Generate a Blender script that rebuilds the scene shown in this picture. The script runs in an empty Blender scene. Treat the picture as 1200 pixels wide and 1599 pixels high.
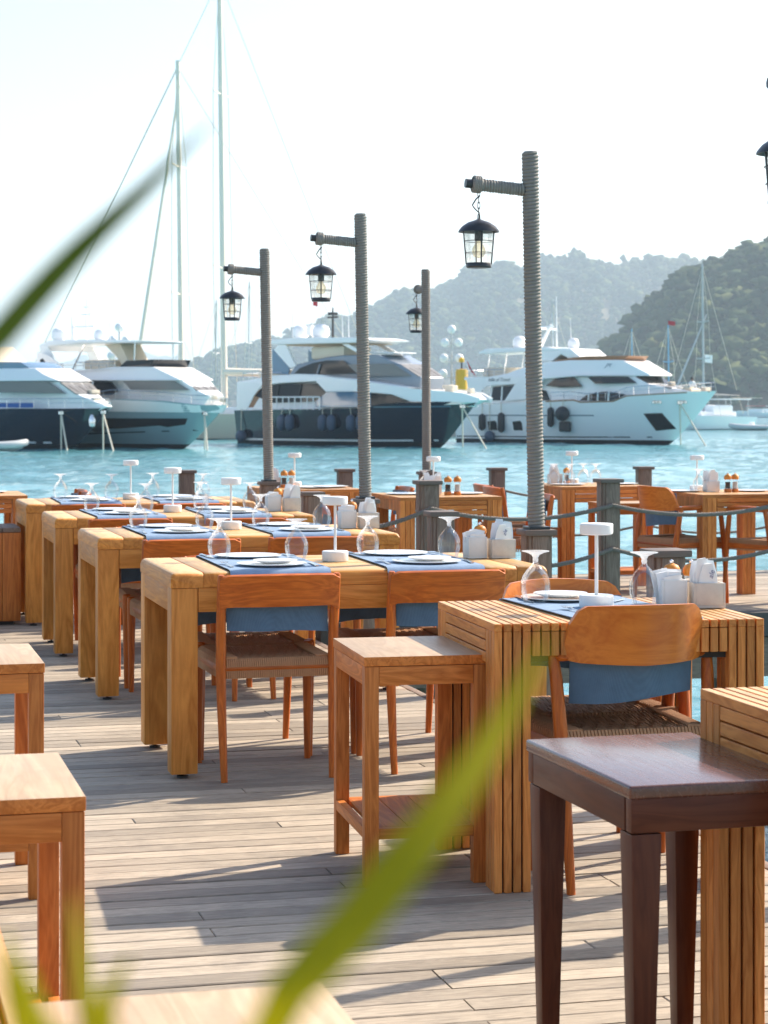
import bpy, bmesh, math, random
import numpy as np
from mathutils import Vector, Matrix, noise as mnoise

random.seed(7)
np.random.seed(7)
SC = bpy.context.scene
COL = SC.collection
R = math.radians
PI = math.pi

# ------------------------------------------------------------------ camera
cam_d = bpy.data.cameras.new('camera')
CAM = bpy.data.objects.new('camera', cam_d)
COL.objects.link(CAM)
SC.camera = CAM
CAM_Z = 1.36
CAM.location = (0, 0, CAM_Z)
CAM.rotation_euler = (R(90), 0, 0)
cam_d.sensor_fit = 'HORIZONTAL'
cam_d.sensor_width = 36
cam_d.lens = 99.0
cam_d.shift_y = -0.1396
cam_d.clip_start = 0.05
cam_d.clip_end = 20000
cam_d.dof.use_dof = True
cam_d.dof.focus_distance = 6.6
cam_d.dof.aperture_fstop = 16.0

# ------------------------------------------------------------------ light
SUN_EL, SUN_AZ = 38.5, 54.0          # azimuth clockwise from +Y
world = bpy.data.worlds.new('World')
SC.world = world
world.use_nodes = True
wn = world.node_tree
sky = wn.nodes.new('ShaderNodeTexSky')
sky.sky_type = 'NISHITA'
sky.sun_disc = False
sky.sun_elevation = R(SUN_EL)
sky.sun_rotation = R(SUN_AZ)
sky.air_density = 1.0
sky.dust_density = 1.8
sky.ozone_density = 1.0
wn.links.new(sky.outputs[0], wn.nodes['Background'].inputs[0])
wn.nodes['Background'].inputs[1].default_value = 0.14
sun_d = bpy.data.lights.new('sun', 'SUN')
sun_d.energy = 5.0
sun_d.angle = R(0.55)
sun_d.color = (1.0, 0.88, 0.73)
SUN = bpy.data.objects.new('sun', sun_d)
COL.objects.link(SUN)
sv = Vector((math.sin(R(SUN_AZ)) * math.cos(R(SUN_EL)), math.cos(R(SUN_AZ)) * math.cos(R(SUN_EL)), math.sin(R(SUN_EL))))
SUN.rotation_euler = (-sv).to_track_quat('-Z', 'Y').to_euler()
SUN.location = (20, 20, 30)
vs = SC.view_settings
vs.view_transform = 'Standard'
vs.look = 'None'
vs.exposure = 0.84
vs.gamma = 1
vs.use_curve_mapping = False
cy = SC.cycles
cy.max_bounces = 10
cy.diffuse_bounces = 4
cy.glossy_bounces = 4
cy.transmission_bounces = 8
cy.transparent_max_bounces = 24
cy.volume_bounces = 1
cy.caustics_reflective = False
cy.caustics_refractive = False
cy.use_denoising = True
cy.sample_clamp_indirect = 6

# ------------------------------------------------------------------ helpers
def tag(o, label=None, cat=None, group=None, kind=None):
    if label: o['label'] = label
    if cat: o['category'] = cat
    if group: o['group'] = group
    if kind: o['kind'] = kind
    return o

def empty(name, loc=(0, 0, 0), rz=0.0, parent=None):
    o = bpy.data.objects.new(name, None)
    o.empty_display_size = 0.1
    COL.objects.link(o)
    o.location = loc
    o.rotation_euler = (0, 0, rz)
    o.parent = parent
    return o

def inst(name, mesh, parent=None, loc=(0, 0, 0), rot=(0, 0, 0), scale=(1, 1, 1)):
    o = bpy.data.objects.new(name, mesh)
    COL.objects.link(o)
    o.parent = parent
    o.location = loc
    o.rotation_euler = rot
    o.scale = scale
    return o

def kids(o):
    return KIDS.get(o.name, [])

KIDS = {}
def copy_tree(o, parent=None, loc=None, rz=None):
    c = o.copy()
    COL.objects.link(c)
    c.parent = parent
    if loc is not None: c.location = loc
    if rz is not None: c.rotation_euler = (0, 0, rz)
    for ch in list(o.children):
        copy_tree(ch, c)
    return c

def paint_sheen(me, topmat):
    """upper faces in a paler copy of the wood: sky sheen put into the colour"""
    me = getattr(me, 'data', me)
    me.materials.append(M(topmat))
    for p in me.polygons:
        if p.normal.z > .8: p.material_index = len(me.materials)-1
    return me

class MB:
    def __init__(s):
        s.v = []; s.f = []
    def add(s, v, f):
        b = len(s.v)
        s.v += [tuple(p) for p in v]
        s.f += [tuple(i + b for i in q) for q in f]
        return s
    def box(s, c, d, m=None, taper=1.0):
        x, y, z = d[0] / 2, d[1] / 2, d[2] / 2
        t = taper
        vs_ = [(-x*t, -y*t, -z), (x*t, -y*t, -z), (x*t, y*t, -z), (-x*t, y*t, -z), (-x, -y, z), (x, -y, z), (x, y, z), (-x, y, z)]
        if m is not None: vs_ = [tuple(m @ Vector(p)) for p in vs_]
        vs_ = [(p[0] + c[0], p[1] + c[1], p[2] + c[2]) for p in vs_]
        return s.add(vs_, [(3, 2, 1, 0), (4, 5, 6, 7), (0, 1, 5, 4), (1, 2, 6, 5), (2, 3, 7, 6), (3, 0, 4, 7)])
    def rings(s, rings, caps=True, closed=False):
        n = len(rings[0]); b = len(s.v)
        for r in rings: s.v += [tuple(p) for p in r]
        m = len(rings)
        for i in range(m if closed else m - 1):
            j = (i + 1) % m
            for k in range(n):
                l = (k + 1) % n
                s.f.append((b + i*n + k, b + i*n + l, b + j*n + l, b + j*n + k))
        if caps and not closed:
            s.f.append(tuple(b + k for k in reversed(range(n))))
            s.f.append(tuple(b + (m-1)*n + k for k in range(n)))
        return s
    def tube(s, pts, r, n=8, caps=True, flat=(1, 1), closed=False, up=None):
        P = [Vector(p) for p in pts]
        if not hasattr(r, '__len__'): r = [r] * len(P)
        rings = []
        t0 = (P[1] - P[0]).normalized()
        ref = Vector(up) if up else (Vector((0, 0, 1)) if abs(t0.z) < .9 else Vector((1, 0, 0)))
        a = t0.cross(ref).normalized()
        for i, p in enumerate(P):
            if closed:
                t = (P[(i+1) % len(P)] - P[i-1]).normalized()
            else:
                t = (P[min(i+1, len(P)-1)] - P[max(i-1, 0)]).normalized()
            a = (a - t * a.dot(t))
            a = a.normalized() if a.length > 1e-6 else t.orthogonal().normalized()
            b = a.cross(t)
            rings.append([p + (a*math.cos(2*PI*k/n)*flat[0] + b*math.sin(2*PI*k/n)*flat[1]) * r[i] for k in range(n)])
        return s.rings(rings, caps, closed)
    def lathe(s, prof, n=20, c=(0, 0, 0), caps=True):
        rings = [[(c[0] + max(rr, 1e-4)*math.cos(2*PI*k/n), c[1] + max(rr, 1e-4)*math.sin(2*PI*k/n), c[2] + z) for k in range(n)] for rr, z in prof]
        return s.rings(rings, caps)
    def mesh(s, name, mat, smooth=True, bevel=0, seg=2, ang=38):
        me = bpy.data.meshes.new(name)
        me.from_pydata(s.v, [], s.f)
        if bevel:
            bm = bmesh.new(); bm.from_mesh(me)
            bmesh.ops.recalc_face_normals(bm, faces=bm.faces)
            es = [e for e in bm.edges if len(e.link_faces) == 2 and e.calc_face_angle(0) > R(30)]
            bmesh.ops.bevel(bm, geom=es, offset=bevel, segments=seg, profile=.6, affect='EDGES', clamp_overlap=True)
            bm.to_mesh(me); bm.free()
        fix(me, smooth, ang)
        me.materials.append(M(mat))
        return me
    def build(s, name, mat, parent=None, smooth=True, bevel=0, seg=2, loc=(0, 0, 0), rot=(0, 0, 0), ang=38):
        return inst(name, s.mesh(name, mat, smooth, bevel, seg, ang), parent, loc, rot)

def fix(me, smooth=True, ang=38):
    bm = bmesh.new(); bm.from_mesh(me)
    bmesh.ops.recalc_face_normals(bm, faces=bm.faces)
    bm.to_mesh(me); bm.free()
    me.polygons.foreach_set('use_smooth', [smooth] * len(me.polygons))
    if smooth: me.set_sharp_from_angle(angle=R(ang))
    me.update()

# ------------------------------------------------------------------ materials
MATS = {}
def M(name):
    return MATS[name] if isinstance(name, str) else name

def new_mat(name):
    m = bpy.data.materials.new(name); m.use_nodes = True
    MATS[name] = m
    nt = m.node_tree
    return m, nt, nt.nodes['Principled BSDF']

def setin(node, **kw):
    for k, v in kw.items():
        node.inputs[k.replace('_', ' ')].default_value = v

def plain(name, col, rough=.5, metal=0, spec=.5, coat=0, var=0.0, vscale=6, bump=0, bscale=60, trans=0):
    m, nt, b = new_mat(name)
    b.inputs['Roughness'].default_value = rough
    b.inputs['Metallic'].default_value = metal
    b.inputs['Specular IOR Level'].default_value = spec
    b.inputs['Coat Weight'].default_value = coat
    b.inputs['Coat Roughness'].default_value = .04
    N = nt.nodes.new; L = nt.links.new
    tc = N('ShaderNodeTexCoord')
    if var:
        no = N('ShaderNodeTexNoise'); setin(no, Scale=vscale, Detail=6, Roughness=.6)
        L(tc.outputs['Object'], no.inputs['Vector'])
        mx = N('ShaderNodeMix'); mx.data_type = 'RGBA'
        mx.inputs['A'].default_value = [c*(1-var) for c in col] + [1]
        mx.inputs['B'].default_value = [min(1, c*(1+var)) for c in col] + [1]
        L(no.outputs['Fac'], mx.inputs['Factor'])
        L(mx.outputs['Result'], b.inputs['Base Color'])
    else:
        b.inputs['Base Color'].default_value = list(col) + [1]
    if bump:
        n2 = N('ShaderNodeTexNoise'); setin(n2, Scale=bscale, Detail=4)
        L(tc.outputs['Object'], n2.inputs['Vector'])
        bp = N('ShaderNodeBump'); setin(bp, Strength=bump, Distance=.01)
        L(n2.outputs['Fac'], bp.inputs['Height']); L(bp.outputs['Normal'], b.inputs['Normal'])
    return m

def wood(name, c1, c2, axis='X', rough=.45, scale=1.0, spec=.5, contrast=1.0, objvar=.25, worn=None, coat=0.0, bump=.12):
    """grain stretched along one object axis; a shift and tint of its own for every piece"""
    m, nt, b = new_mat(name)
    N = nt.nodes.new; L = nt.links.new
    tc = N('ShaderNodeTexCoord'); oi = N('ShaderNodeObjectInfo'); geo = N('ShaderNodeNewGeometry')
    rnd = N('ShaderNodeMath'); rnd.operation = 'ADD'
    L(oi.outputs['Random'], rnd.inputs[0]); L(geo.outputs['Random Per Island'], rnd.inputs[1])
    rf = N('ShaderNodeMath'); rf.operation = 'FRACT'; L(rnd.outputs[0], rf.inputs[0])
    mul = N('ShaderNodeMath'); mul.operation = 'MULTIPLY'; mul.inputs[1].default_value = 37.0
    L(rnd.outputs[0], mul.inputs[0])
    mp = N('ShaderNodeMapping')
    s = [9.0*scale]*3
    s['XYZ'.index(axis)] = .9*scale
    mp.inputs['Scale'].default_value = s
    L(tc.outputs['Object'], mp.inputs['Vector'])
    comb = N('ShaderNodeCombineXYZ')
    for k in range(3): L(mul.outputs[0], comb.inputs[k])
    L(comb.outputs[0], mp.inputs['Location'])
    n1 = N('ShaderNodeTexNoise'); setin(n1, Scale=1.6, Detail=3, Roughness=.5, Distortion=1.6)
    n2 = N('ShaderNodeTexNoise'); setin(n2, Scale=9, Detail=7, Roughness=.65, Distortion=.3)
    L(mp.outputs[0], n1.inputs['Vector']); L(mp.outputs[0], n2.inputs['Vector'])
    w = N('ShaderNodeMath'); w.operation = 'MULTIPLY'; w.inputs[1].default_value = 5.0
    L(n1.outputs['Fac'], w.inputs[0])
    w2 = N('ShaderNodeMath'); w2.operation = 'PINGPONG'; w2.inputs[1].default_value = .5
    L(w.outputs[0], w2.inputs[0])
    ad = N('ShaderNodeMath'); ad.operation = 'ADD'; L(w2.outputs[0], ad.inputs[0]); L(n2.outputs['Fac'], ad.inputs[1])
    mr = N('ShaderNodeMapRange'); setin(mr, From_Min=.35, From_Max=1.05)
    L(ad.outputs[0], mr.inputs['Value'])
    mx = N('ShaderNodeMix'); mx.data_type = 'RGBA'
    mx.inputs['A'].default_value = list(c1) + [1]; mx.inputs['B'].default_value = list(c2) + [1]
    L(mr.outputs['Result'], mx.inputs['Factor'])
    hs = N('ShaderNodeHueSaturation')
    vr = N('ShaderNodeMapRange'); setin(vr, To_Min=1-objvar, To_Max=1+objvar)
    L(rf.outputs[0], vr.inputs['Value']); L(vr.outputs['Result'], hs.inputs['Value'])
    L(mx.outputs['Result'], hs.inputs['Color'])
    out = hs.outputs['Color']
    if worn:
        n3 = N('ShaderNodeTexNoise'); setin(n3, Scale=3.5, Detail=8, Roughness=.7)
        L(geo.outputs['Position'], n3.inputs['Vector'])
        m3 = N('ShaderNodeMapRange'); setin(m3, From_Min=.5, From_Max=.72, To_Max=worn[1])
        L(n3.outputs['Fac'], m3.inputs['Value'])
        mw = N('ShaderNodeMix'); mw.data_type = 'RGBA'; mw.inputs['B'].default_value = list(worn[0]) + [1]
        L(m3.outputs['Result'], mw.inputs['Factor']); L(out, mw.inputs['A'])
        out = mw.outputs['Result']
    L(out, b.inputs['Base Color'])
    rr = N('ShaderNodeMapRange'); setin(rr, To_Min=rough-.1, To_Max=rough+.14)
    L(n2.outputs['Fac'], rr.inputs['Value']); L(rr.outputs['Result'], b.inputs['Roughness'])
    b.inputs['Specular IOR Level'].default_value = spec
    b.inputs['Coat Weight'].default_value = coat
    b.inputs['Coat Roughness'].default_value = .12
    bp = N('ShaderNodeBump'); setin(bp, Strength=bump, Distance=.004)
    L(n2.outputs['Fac'], bp.inputs['Height']); L(bp.outputs['Normal'], b.inputs['Normal'])
    return m

for ax in 'XYZ':
    wood('oak'+ax, (.46, .15, .020), (.72, .30, .060), ax, rough=.45, scale=.8, objvar=.14, spec=.3, worn=((.40, .16, .035), .4))
    wood('teak'+ax, (.40, .105, .015), (.64, .215, .045), ax, rough=.48, scale=1.1, objvar=.16, spec=.3, worn=((.38, .13, .028), .45))
    wood('chair'+ax, (.34, .068, .007), (.57, .145, .019), ax, rough=.38, scale=1.0, objvar=.18, spec=.3, worn=((.33, .105, .022), .5))
    wood('slat'+ax, (.44, .135, .023), (.67, .26, .063), ax, rough=.48, scale=1.5, objvar=.22, spec=.3)
    wood('dark'+ax, (.064, .012, .004), (.105, .027, .010), ax, rough=.34, scale=1.3, objvar=.1, coat=.0, bump=.04, spec=.28)
    wood('grey'+ax, (.14, .095, .068), (.25, .18, .135), ax, rough=.7, scale=1.6, objvar=.12)
    wood('plank'+ax, (.255, .212, .160), (.425, .355, .268), ax, rough=.62, scale=2.2, objvar=.28, worn=((.185, .158, .128), .6), bump=.3)
    wood('teaktop'+ax, (.40, .265, .15), (.54, .385, .24), ax, rough=.42, scale=.8, objvar=.08, spec=.5, worn=((.33, .23, .14), .5))  # paler teak for upward faces, the sheen painted into its base colour
    wood('oaktop'+ax, (.54, .30, .105), (.69, .43, .185), ax, rough=.42, scale=.7, objvar=.07, spec=.5)  # oak for upward faces, lightened in colour to stand in for grazing sheen
    wood('slattop'+ax, (.52, .28, .105), (.67, .41, .185), ax, rough=.45, scale=1.5, objvar=.12, spec=.5)  # slat wood for upward faces, its light sheen worked into the colour
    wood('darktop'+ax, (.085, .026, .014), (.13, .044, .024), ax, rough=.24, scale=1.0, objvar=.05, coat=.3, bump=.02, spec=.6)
wood('armback', (.54, .125, .013), (.70, .21, .028), 'X', rough=.34, scale=.7, objvar=.08, coat=.1, spec=.35)
plain('under', (.03, .026, .022), .9)
plain('rope', (.255, .232, .205), .85, var=.25, vscale=40, bump=.4, bscale=300)
plain('ropedark', (.20, .175, .15), .85, var=.3, vscale=60, bump=.5, bscale=300)
plain('cap', (.14, .105, .085), .6, var=.15, bump=.1)
plain('black', (.015, .016, .018), .45, var=.1)
plain('blackmetal', (.022, .023, .025), .35, spec=.6)
plain('white', (.78, .78, .76), .35, var=.02)
plain('plate', (.82, .81, .78), .16, coat=.4)
plain('paper', (.82, .82, .82), .8, var=.03)
plain('stone', (.62, .54, .46), .6, var=.16, vscale=45, bump=.1)
plain('stonew', (.74, .71, .67), .55, var=.05, vscale=60)
plain('cord', (.44, .225, .105), .75, var=.25, vscale=30, bump=.3, bscale=400)
plain('steel', (.6, .6, .6), .22, metal=1)
plain('chrome', (.75, .75, .75), .1, metal=1)
plain('pepper', (.04, .03, .025), .8, var=.4, vscale=300)
plain('salt', (.7, .68, .64), .8, var=.1, vscale=300)
plain('ink', (.06, .08, .22), .8)
plain('kerb', (.07, .066, .06), .8, var=.3, bump=.3)
plain('bluetag', (.02, .12, .5), .5)

def fabric(name, col, tr=.25):
    m, nt, b = new_mat(name)
    N = nt.nodes.new; L = nt.links.new
    tc = N('ShaderNodeTexCoord')
    ws = []
    for d in ('X', 'Y'):
        wv = N('ShaderNodeTexWave'); wv.bands_direction = d; setin(wv, Scale=140, Distortion=1.5, Detail=1)
        L(tc.outputs['Object'], wv.inputs['Vector']); ws.append(wv)
    mu = N('ShaderNodeMath'); mu.operation = 'ADD'
    L(ws[0].outputs['Fac'], mu.inputs[0]); L(ws[1].outputs['Fac'], mu.inputs[1])
    no = N('ShaderNodeTexNoise'); setin(no, Scale=25, Detail=6)
    L(tc.outputs['Object'], no.inputs['Vector'])
    a2 = N('ShaderNodeMath'); a2.operation = 'MULTIPLY_ADD'; a2.inputs[1].default_value = .2
    L(mu.outputs[0], a2.inputs[0]); L(no.outputs['Fac'], a2.inputs[2])
    mx = N('ShaderNodeMix'); mx.data_type = 'RGBA'
    mx.inputs['A'].default_value = [c*.72 for c in col] + [1]; mx.inputs['B'].default_value = [c*1.25 for c in col] + [1]
    L(a2.outputs[0], mx.inputs['Factor']); L(mx.outputs['Result'], b.inputs['Base Color'])
    b.inputs['Roughness'].default_value = .85
    b.inputs['Sheen Weight'].default_value = .2
    bp = N('ShaderNodeBump'); setin(bp, Strength=.2, Distance=.002); L(mu.outputs[0], bp.inputs['Height']); L(bp.outputs['Normal'], b.inputs['Normal'])
    if tr:
        t = N('ShaderNodeBsdfTranslucent'); ms = N('ShaderNodeMixShader'); ms.inputs[0].default_value = tr
        L(mx.outputs['Result'], t.inputs['Color'])
        L(b.outputs[0], ms.inputs[1]); L(t.outputs[0], ms.inputs[2])
        L(ms.outputs[0], nt.nodes['Material Output'].inputs['Surface'])
    return m
fabric('denim', (.20, .31, .46), .15)
fabric('chaircloth', (.10, .18, .27), .25)

def glassy(name, tint=(1, 1, 1), fac=.12, rough=.02, top=.9, milk=0):
    """thin-walled clear glass: see-through with fresnel reflection"""
    m, nt, b = new_mat(name)
    nt.nodes.remove(b)
    N = nt.nodes.new; L = nt.links.new
    tr = N('ShaderNodeBsdfTransparent'); tr.inputs[0].default_value = list(tint) + [1]
    gl = N('ShaderNodeBsdfGlossy'); gl.inputs['Roughness'].default_value = rough
    lw = N('ShaderNodeLayerWeight'); lw.inputs[0].default_value = .35
    mr = N('ShaderNodeMapRange'); setin(mr, To_Min=fac*.35, To_Max=top)
    L(lw.outputs['Fresnel'], mr.inputs['Value'])
    ms = N('ShaderNodeMixShader')
    L(mr.outputs['Result'], ms.inputs[0]); L(tr.outputs[0], ms.inputs[1]); L(gl.outputs[0], ms.inputs[2])
    L(ms.outputs[0], nt.nodes['Material Output'].inputs['Surface'])
    if milk:
        tl = N('ShaderNodeBsdfTranslucent'); tl.inputs[0].default_value = (.9, .88, .84, 1)
        m2 = N('ShaderNodeMixShader'); m2.inputs[0].default_value = milk
        L(ms.outputs[0], m2.inputs[1]); L(tl.outputs[0], m2.inputs[2])
        L(m2.outputs[0], nt.nodes['Material Output'].inputs['Surface'])
    return m
glassy('glass', (.992, .995, .995), .08, .03, top=.5)
glassy('lampglass', (.98, .975, .96), .06, .06, top=.35, milk=.2)
def footmat():
    m, nt, b = new_mat('glassfoot')
    N = nt.nodes.new; L = nt.links.new
    b.inputs['Base Color'].default_value = (.9, .92, .93, 1); b.inputs['Roughness'].default_value = .08
    tr = N('ShaderNodeBsdfTransparent'); tl = N('ShaderNodeBsdfTranslucent'); tl.inputs[0].default_value = (.9, .92, .93, 1)
    m1 = N('ShaderNodeMixShader'); m1.inputs[0].default_value = .5
    L(b.outputs[0], m1.inputs[1]); L(tl.outputs[0], m1.inputs[2])
    m2 = N('ShaderNodeMixShader'); m2.inputs[0].default_value = .5
    L(tr.outputs[0], m2.inputs[1]); L(m1.outputs[0], m2.inputs[2])
    L(m2.outputs[0], nt.nodes['Material Output'].inputs['Surface'])
footmat()
glassy('bulb', (1.0, .93, .80), .12, .05, top=.5)

def leafmat(name, col, tr=.45):
    m, nt, b = new_mat(name)
    N = nt.nodes.new; L = nt.links.new
    tc = N('ShaderNodeTexCoord'); no = N('ShaderNodeTexNoise'); setin(no, Scale=30, Detail=3)
    L(tc.outputs['Object'], no.inputs['Vector'])
    mx = N('ShaderNodeMix'); mx.data_type = 'RGBA'
    mx.inputs['A'].default_value = [c*.75 for c in col] + [1]; mx.inputs['B'].default_value = [c*1.2 for c in col] + [1]
    L(no.outputs['Fac'], mx.inputs['Factor']); L(mx.outputs['Result'], b.inputs['Base Color'])
    b.inputs['Roughness'].default_value = .45
    t = N('ShaderNodeBsdfTranslucent'); ms = N('ShaderNodeMixShader'); ms.inputs[0].default_value = tr
    L(mx.outputs['Result'], t.inputs['Color'])
    L(b.outputs[0], ms.inputs[1]); L(t.outputs[0], ms.inputs[2])
    L(ms.outputs[0], nt.nodes['Material Output'].inputs['Surface'])
leafmat('leaf', (.50, .45, .005), .7)
leafmat('leafdark', (.17, .20, .010), .55)

# yacht paints
plain('gelcoat', (.93, .92, .90), .3, coat=.1)
plain('gelgrey', (.30, .41, .44), .12, coat=.8)
plain('silver', (.21, .24, .28), .2, coat=.6)
plain('navy', (.008, .013, .026), .06, coat=1.0)
plain('boot', (.012, .014, .018), .3)
plain('yglass', (.012, .014, .018), .06, spec=.35)
plain('screen', (.21, .195, .18), .35, var=.06)
plain('cream', (.72, .62, .48), .5, var=.05)
plain('beige', (.60, .44, .28), .55, var=.05)
plain('blueglass', (.10, .20, .30), .06, spec=.8, coat=.8)
plain('fender', (.02, .024, .03), .5)
plain('fenderblue', (.05, .08, .13), .55)
plain('teakdeck', (.36, .17, .08), .5, var=.15)
plain('line', (.66, .60, .48), .8)
plain('mastwhite', (.90, .80, .66), .6)
plain('mastgrey', (.50, .50, .49), .35)
plain('mastblue', (.18, .42, .62), .4)
plain('red', (.5, .02, .03), .6)
plain('yellow', (.72, .40, .01), .45)
plain('sailcover', (.08, .10, .11), .7)
plain('rubber', (.55, .56, .55), .5)
plain('globe', (.85, .85, .83), .25)
plain('skin', (.35, .2, .14), .6)
plain('bluecushion', (.05, .14, .40), .8)
plain('quaystone', (.42, .38, .32), .8, var=.15, vscale=1)

# ------------------------------------------------------------------ the deck's own frame
YAW = R(14.5)
CU, SU = math.cos(YAW), math.sin(YAW)
OX, OY = 0.196, 9.65
def D(u, v, z=0.0):
    return Vector((OX + u*CU - v*SU, OY + u*SU + v*CU, z))
WATER_Z = -1.5

# ------------------------------------------------------------------ water
def make_water():
    xs = np.concatenate([-np.geomspace(46, 8800, 22)[::-1][:-1], np.arange(-46, 46.01, .30), np.geomspace(46, 8800, 22)[1:]])
    ys = np.concatenate([-np.geomspace(2, 1500, 10)[::-1], np.arange(-1.5, 60, .26), np.arange(60, 175, .42), np.geomspace(176, 8900, 50)])
    X, Y = np.meshgrid(xs, ys)
    Z = np.zeros_like(X)
    rng = np.random.RandomState(3)
    for k in range(46):
        lam = .75 * (1.12 ** (k % 22)) * rng.uniform(.9, 1.1)
        th = R(200) + rng.normal(0, .75)
        amp = .0150 * lam ** .75 * rng.uniform(.5, 1.1) * .42
        ph = rng.uniform(0, 6.28)
        kx, ky = math.cos(th)*2*PI/lam, math.sin(th)*2*PI/lam
        p = kx*X + ky*Y + ph
        env = .6 + .4*np.sin(X*rng.uniform(.03, .12) + Y*rng.uniform(.03, .12) + rng.uniform(0, 6))
        Z += amp * env * (np.sin(p) + .25*np.sin(2*p + 1.3))
    fade = np.clip((230 - np.abs(Y)) / 60, 0, 1) * np.clip((50 - np.abs(X)) / 6, 0, 1)
    Z *= fade
    Z += WATER_Z
    ny, nx = X.shape
    V = np.stack([X, Y, Z], -1).reshape(-1, 3)
    idx = np.arange(nx*ny).reshape(ny, nx)
    F = np.stack([idx[:-1, :-1], idx[:-1, 1:], idx[1:, 1:], idx[1:, :-1]], -1).reshape(-1, 4)
    me = bpy.data.meshes.new('water')
    me.vertices.add(len(V)); me.vertices.foreach_set('co', V.ravel())
    me.loops.add(F.size); me.loops.foreach_set('vertex_index', F.ravel())
    me.polygons.add(len(F)); me.polygons.foreach_set('loop_start', np.arange(0, F.size, 4))
    me.polygons.foreach_set('use_smooth', np.ones(len(F), bool))
    me.update(calc_edges=True); me.validate()
    m, nt, b = new_mat('water')
    N = nt.nodes.new; L = nt.links.new
    tc = N('ShaderNodeTexCoord')
    n1 = N('ShaderNodeTexNoise'); setin(n1, Scale=1.0, Detail=4)
    mp0 = N('ShaderNodeMapping'); mp0.inputs['Scale'].default_value = (.03, .07, 1)
    L(tc.outputs['Object'], mp0.inputs['Vector']); L(mp0.outputs[0], n1.inputs['Vector'])
    cr = N('ShaderNodeMapRange'); setin(cr, From_Min=.35, From_Max=.65); L(n1.outputs['Fac'], cr.inputs['Value'])
    mx = N('ShaderNodeMix'); mx.data_type = 'RGBA'
    mx.inputs['A'].default_value = (.06, .245, .285, 1); mx.inputs['B'].default_value = (.15, .365, .395, 1)
    L(cr.outputs['Result'], mx.inputs['Factor']); L(mx.outputs['Result'], b.inputs['Base Color'])
    b.inputs['Roughness'].default_value = .06
    b.inputs['IOR'].default_value = 1.33
    n2 = N('ShaderNodeTexNoise'); setin(n2, Scale=2.2, Detail=5, Roughness=.6, Distortion=.4)
    mp = N('ShaderNodeMapping'); mp.inputs['Scale'].default_value = (.8, 1.5, 1)
    L(tc.outputs['Object'], mp.inputs['Vector']); L(mp.outputs[0], n2.inputs['Vector'])
    bp = N('ShaderNodeBump'); setin(bp, Strength=1.0, Distance=.085)
    L(n2.outputs['Fac'], bp.inputs['Height']); L(bp.outputs['Normal'], b.inputs['Normal'])
    me.materials.append(m)
    return tag(inst('water', me), kind='structure')
make_water()

# ------------------------------------------------------------------ hills
def ico(sub):
    bm = bmesh.new(); bmesh.ops.create_icosphere(bm, subdivisions=sub, radius=1)
    v = np.array([p.co[:] for p in bm.verts]); f = np.array([[q.index for q in t.verts] for t in bm.faces]); bm.free()
    return v, f
ICO1, ICO2 = ico(1), ico(2)

def tri_mesh(name, V, F, mat):
    me = bpy.data.meshes.new(name)
    me.vertices.add(len(V)); me.vertices.foreach_set('co', np.asarray(V, float).ravel())
    F = np.asarray(F); k = F.shape[1]
    me.loops.add(F.size); me.loops.foreach_set('vertex_index', F.ravel())
    me.polygons.add(len(F)); me.polygons.foreach_set('loop_start', np.arange(0, F.size, k))
    me.update(calc_edges=True)
    me.materials.append(M(mat))
    return me

def forestmat(name, a, b_, c_):
    m, nt, b = new_mat(name)
    N = nt.nodes.new; L = nt.links.new
    tc = N('ShaderNodeTexCoord'); geo = N('ShaderNodeNewGeometry')
    rp = N('ShaderNodeValToRGB')
    rp.color_ramp.elements[0].color = list(a)+[1]; rp.color_ramp.elements[1].color = list(c_)+[1]
    e = rp.color_ramp.elements.new(.55); e.color = list(b_)+[1]
    L(geo.outputs['Random Per Island'], rp.inputs[0])
    L(rp.outputs[0], b.inputs['Base Color'])
    b.inputs['Roughness'].default_value = .9; b.inputs['Specular IOR Level'].default_value = .1
forestmat('forest', (.012, .03, .012), (.034, .062, .02), (.085, .10, .03))
plain('earth', (.10, .085, .05), .95, var=.4, vscale=.05)
plain('farhill', (.06, .085, .06), .95, var=.3, vscale=.02)

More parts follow.
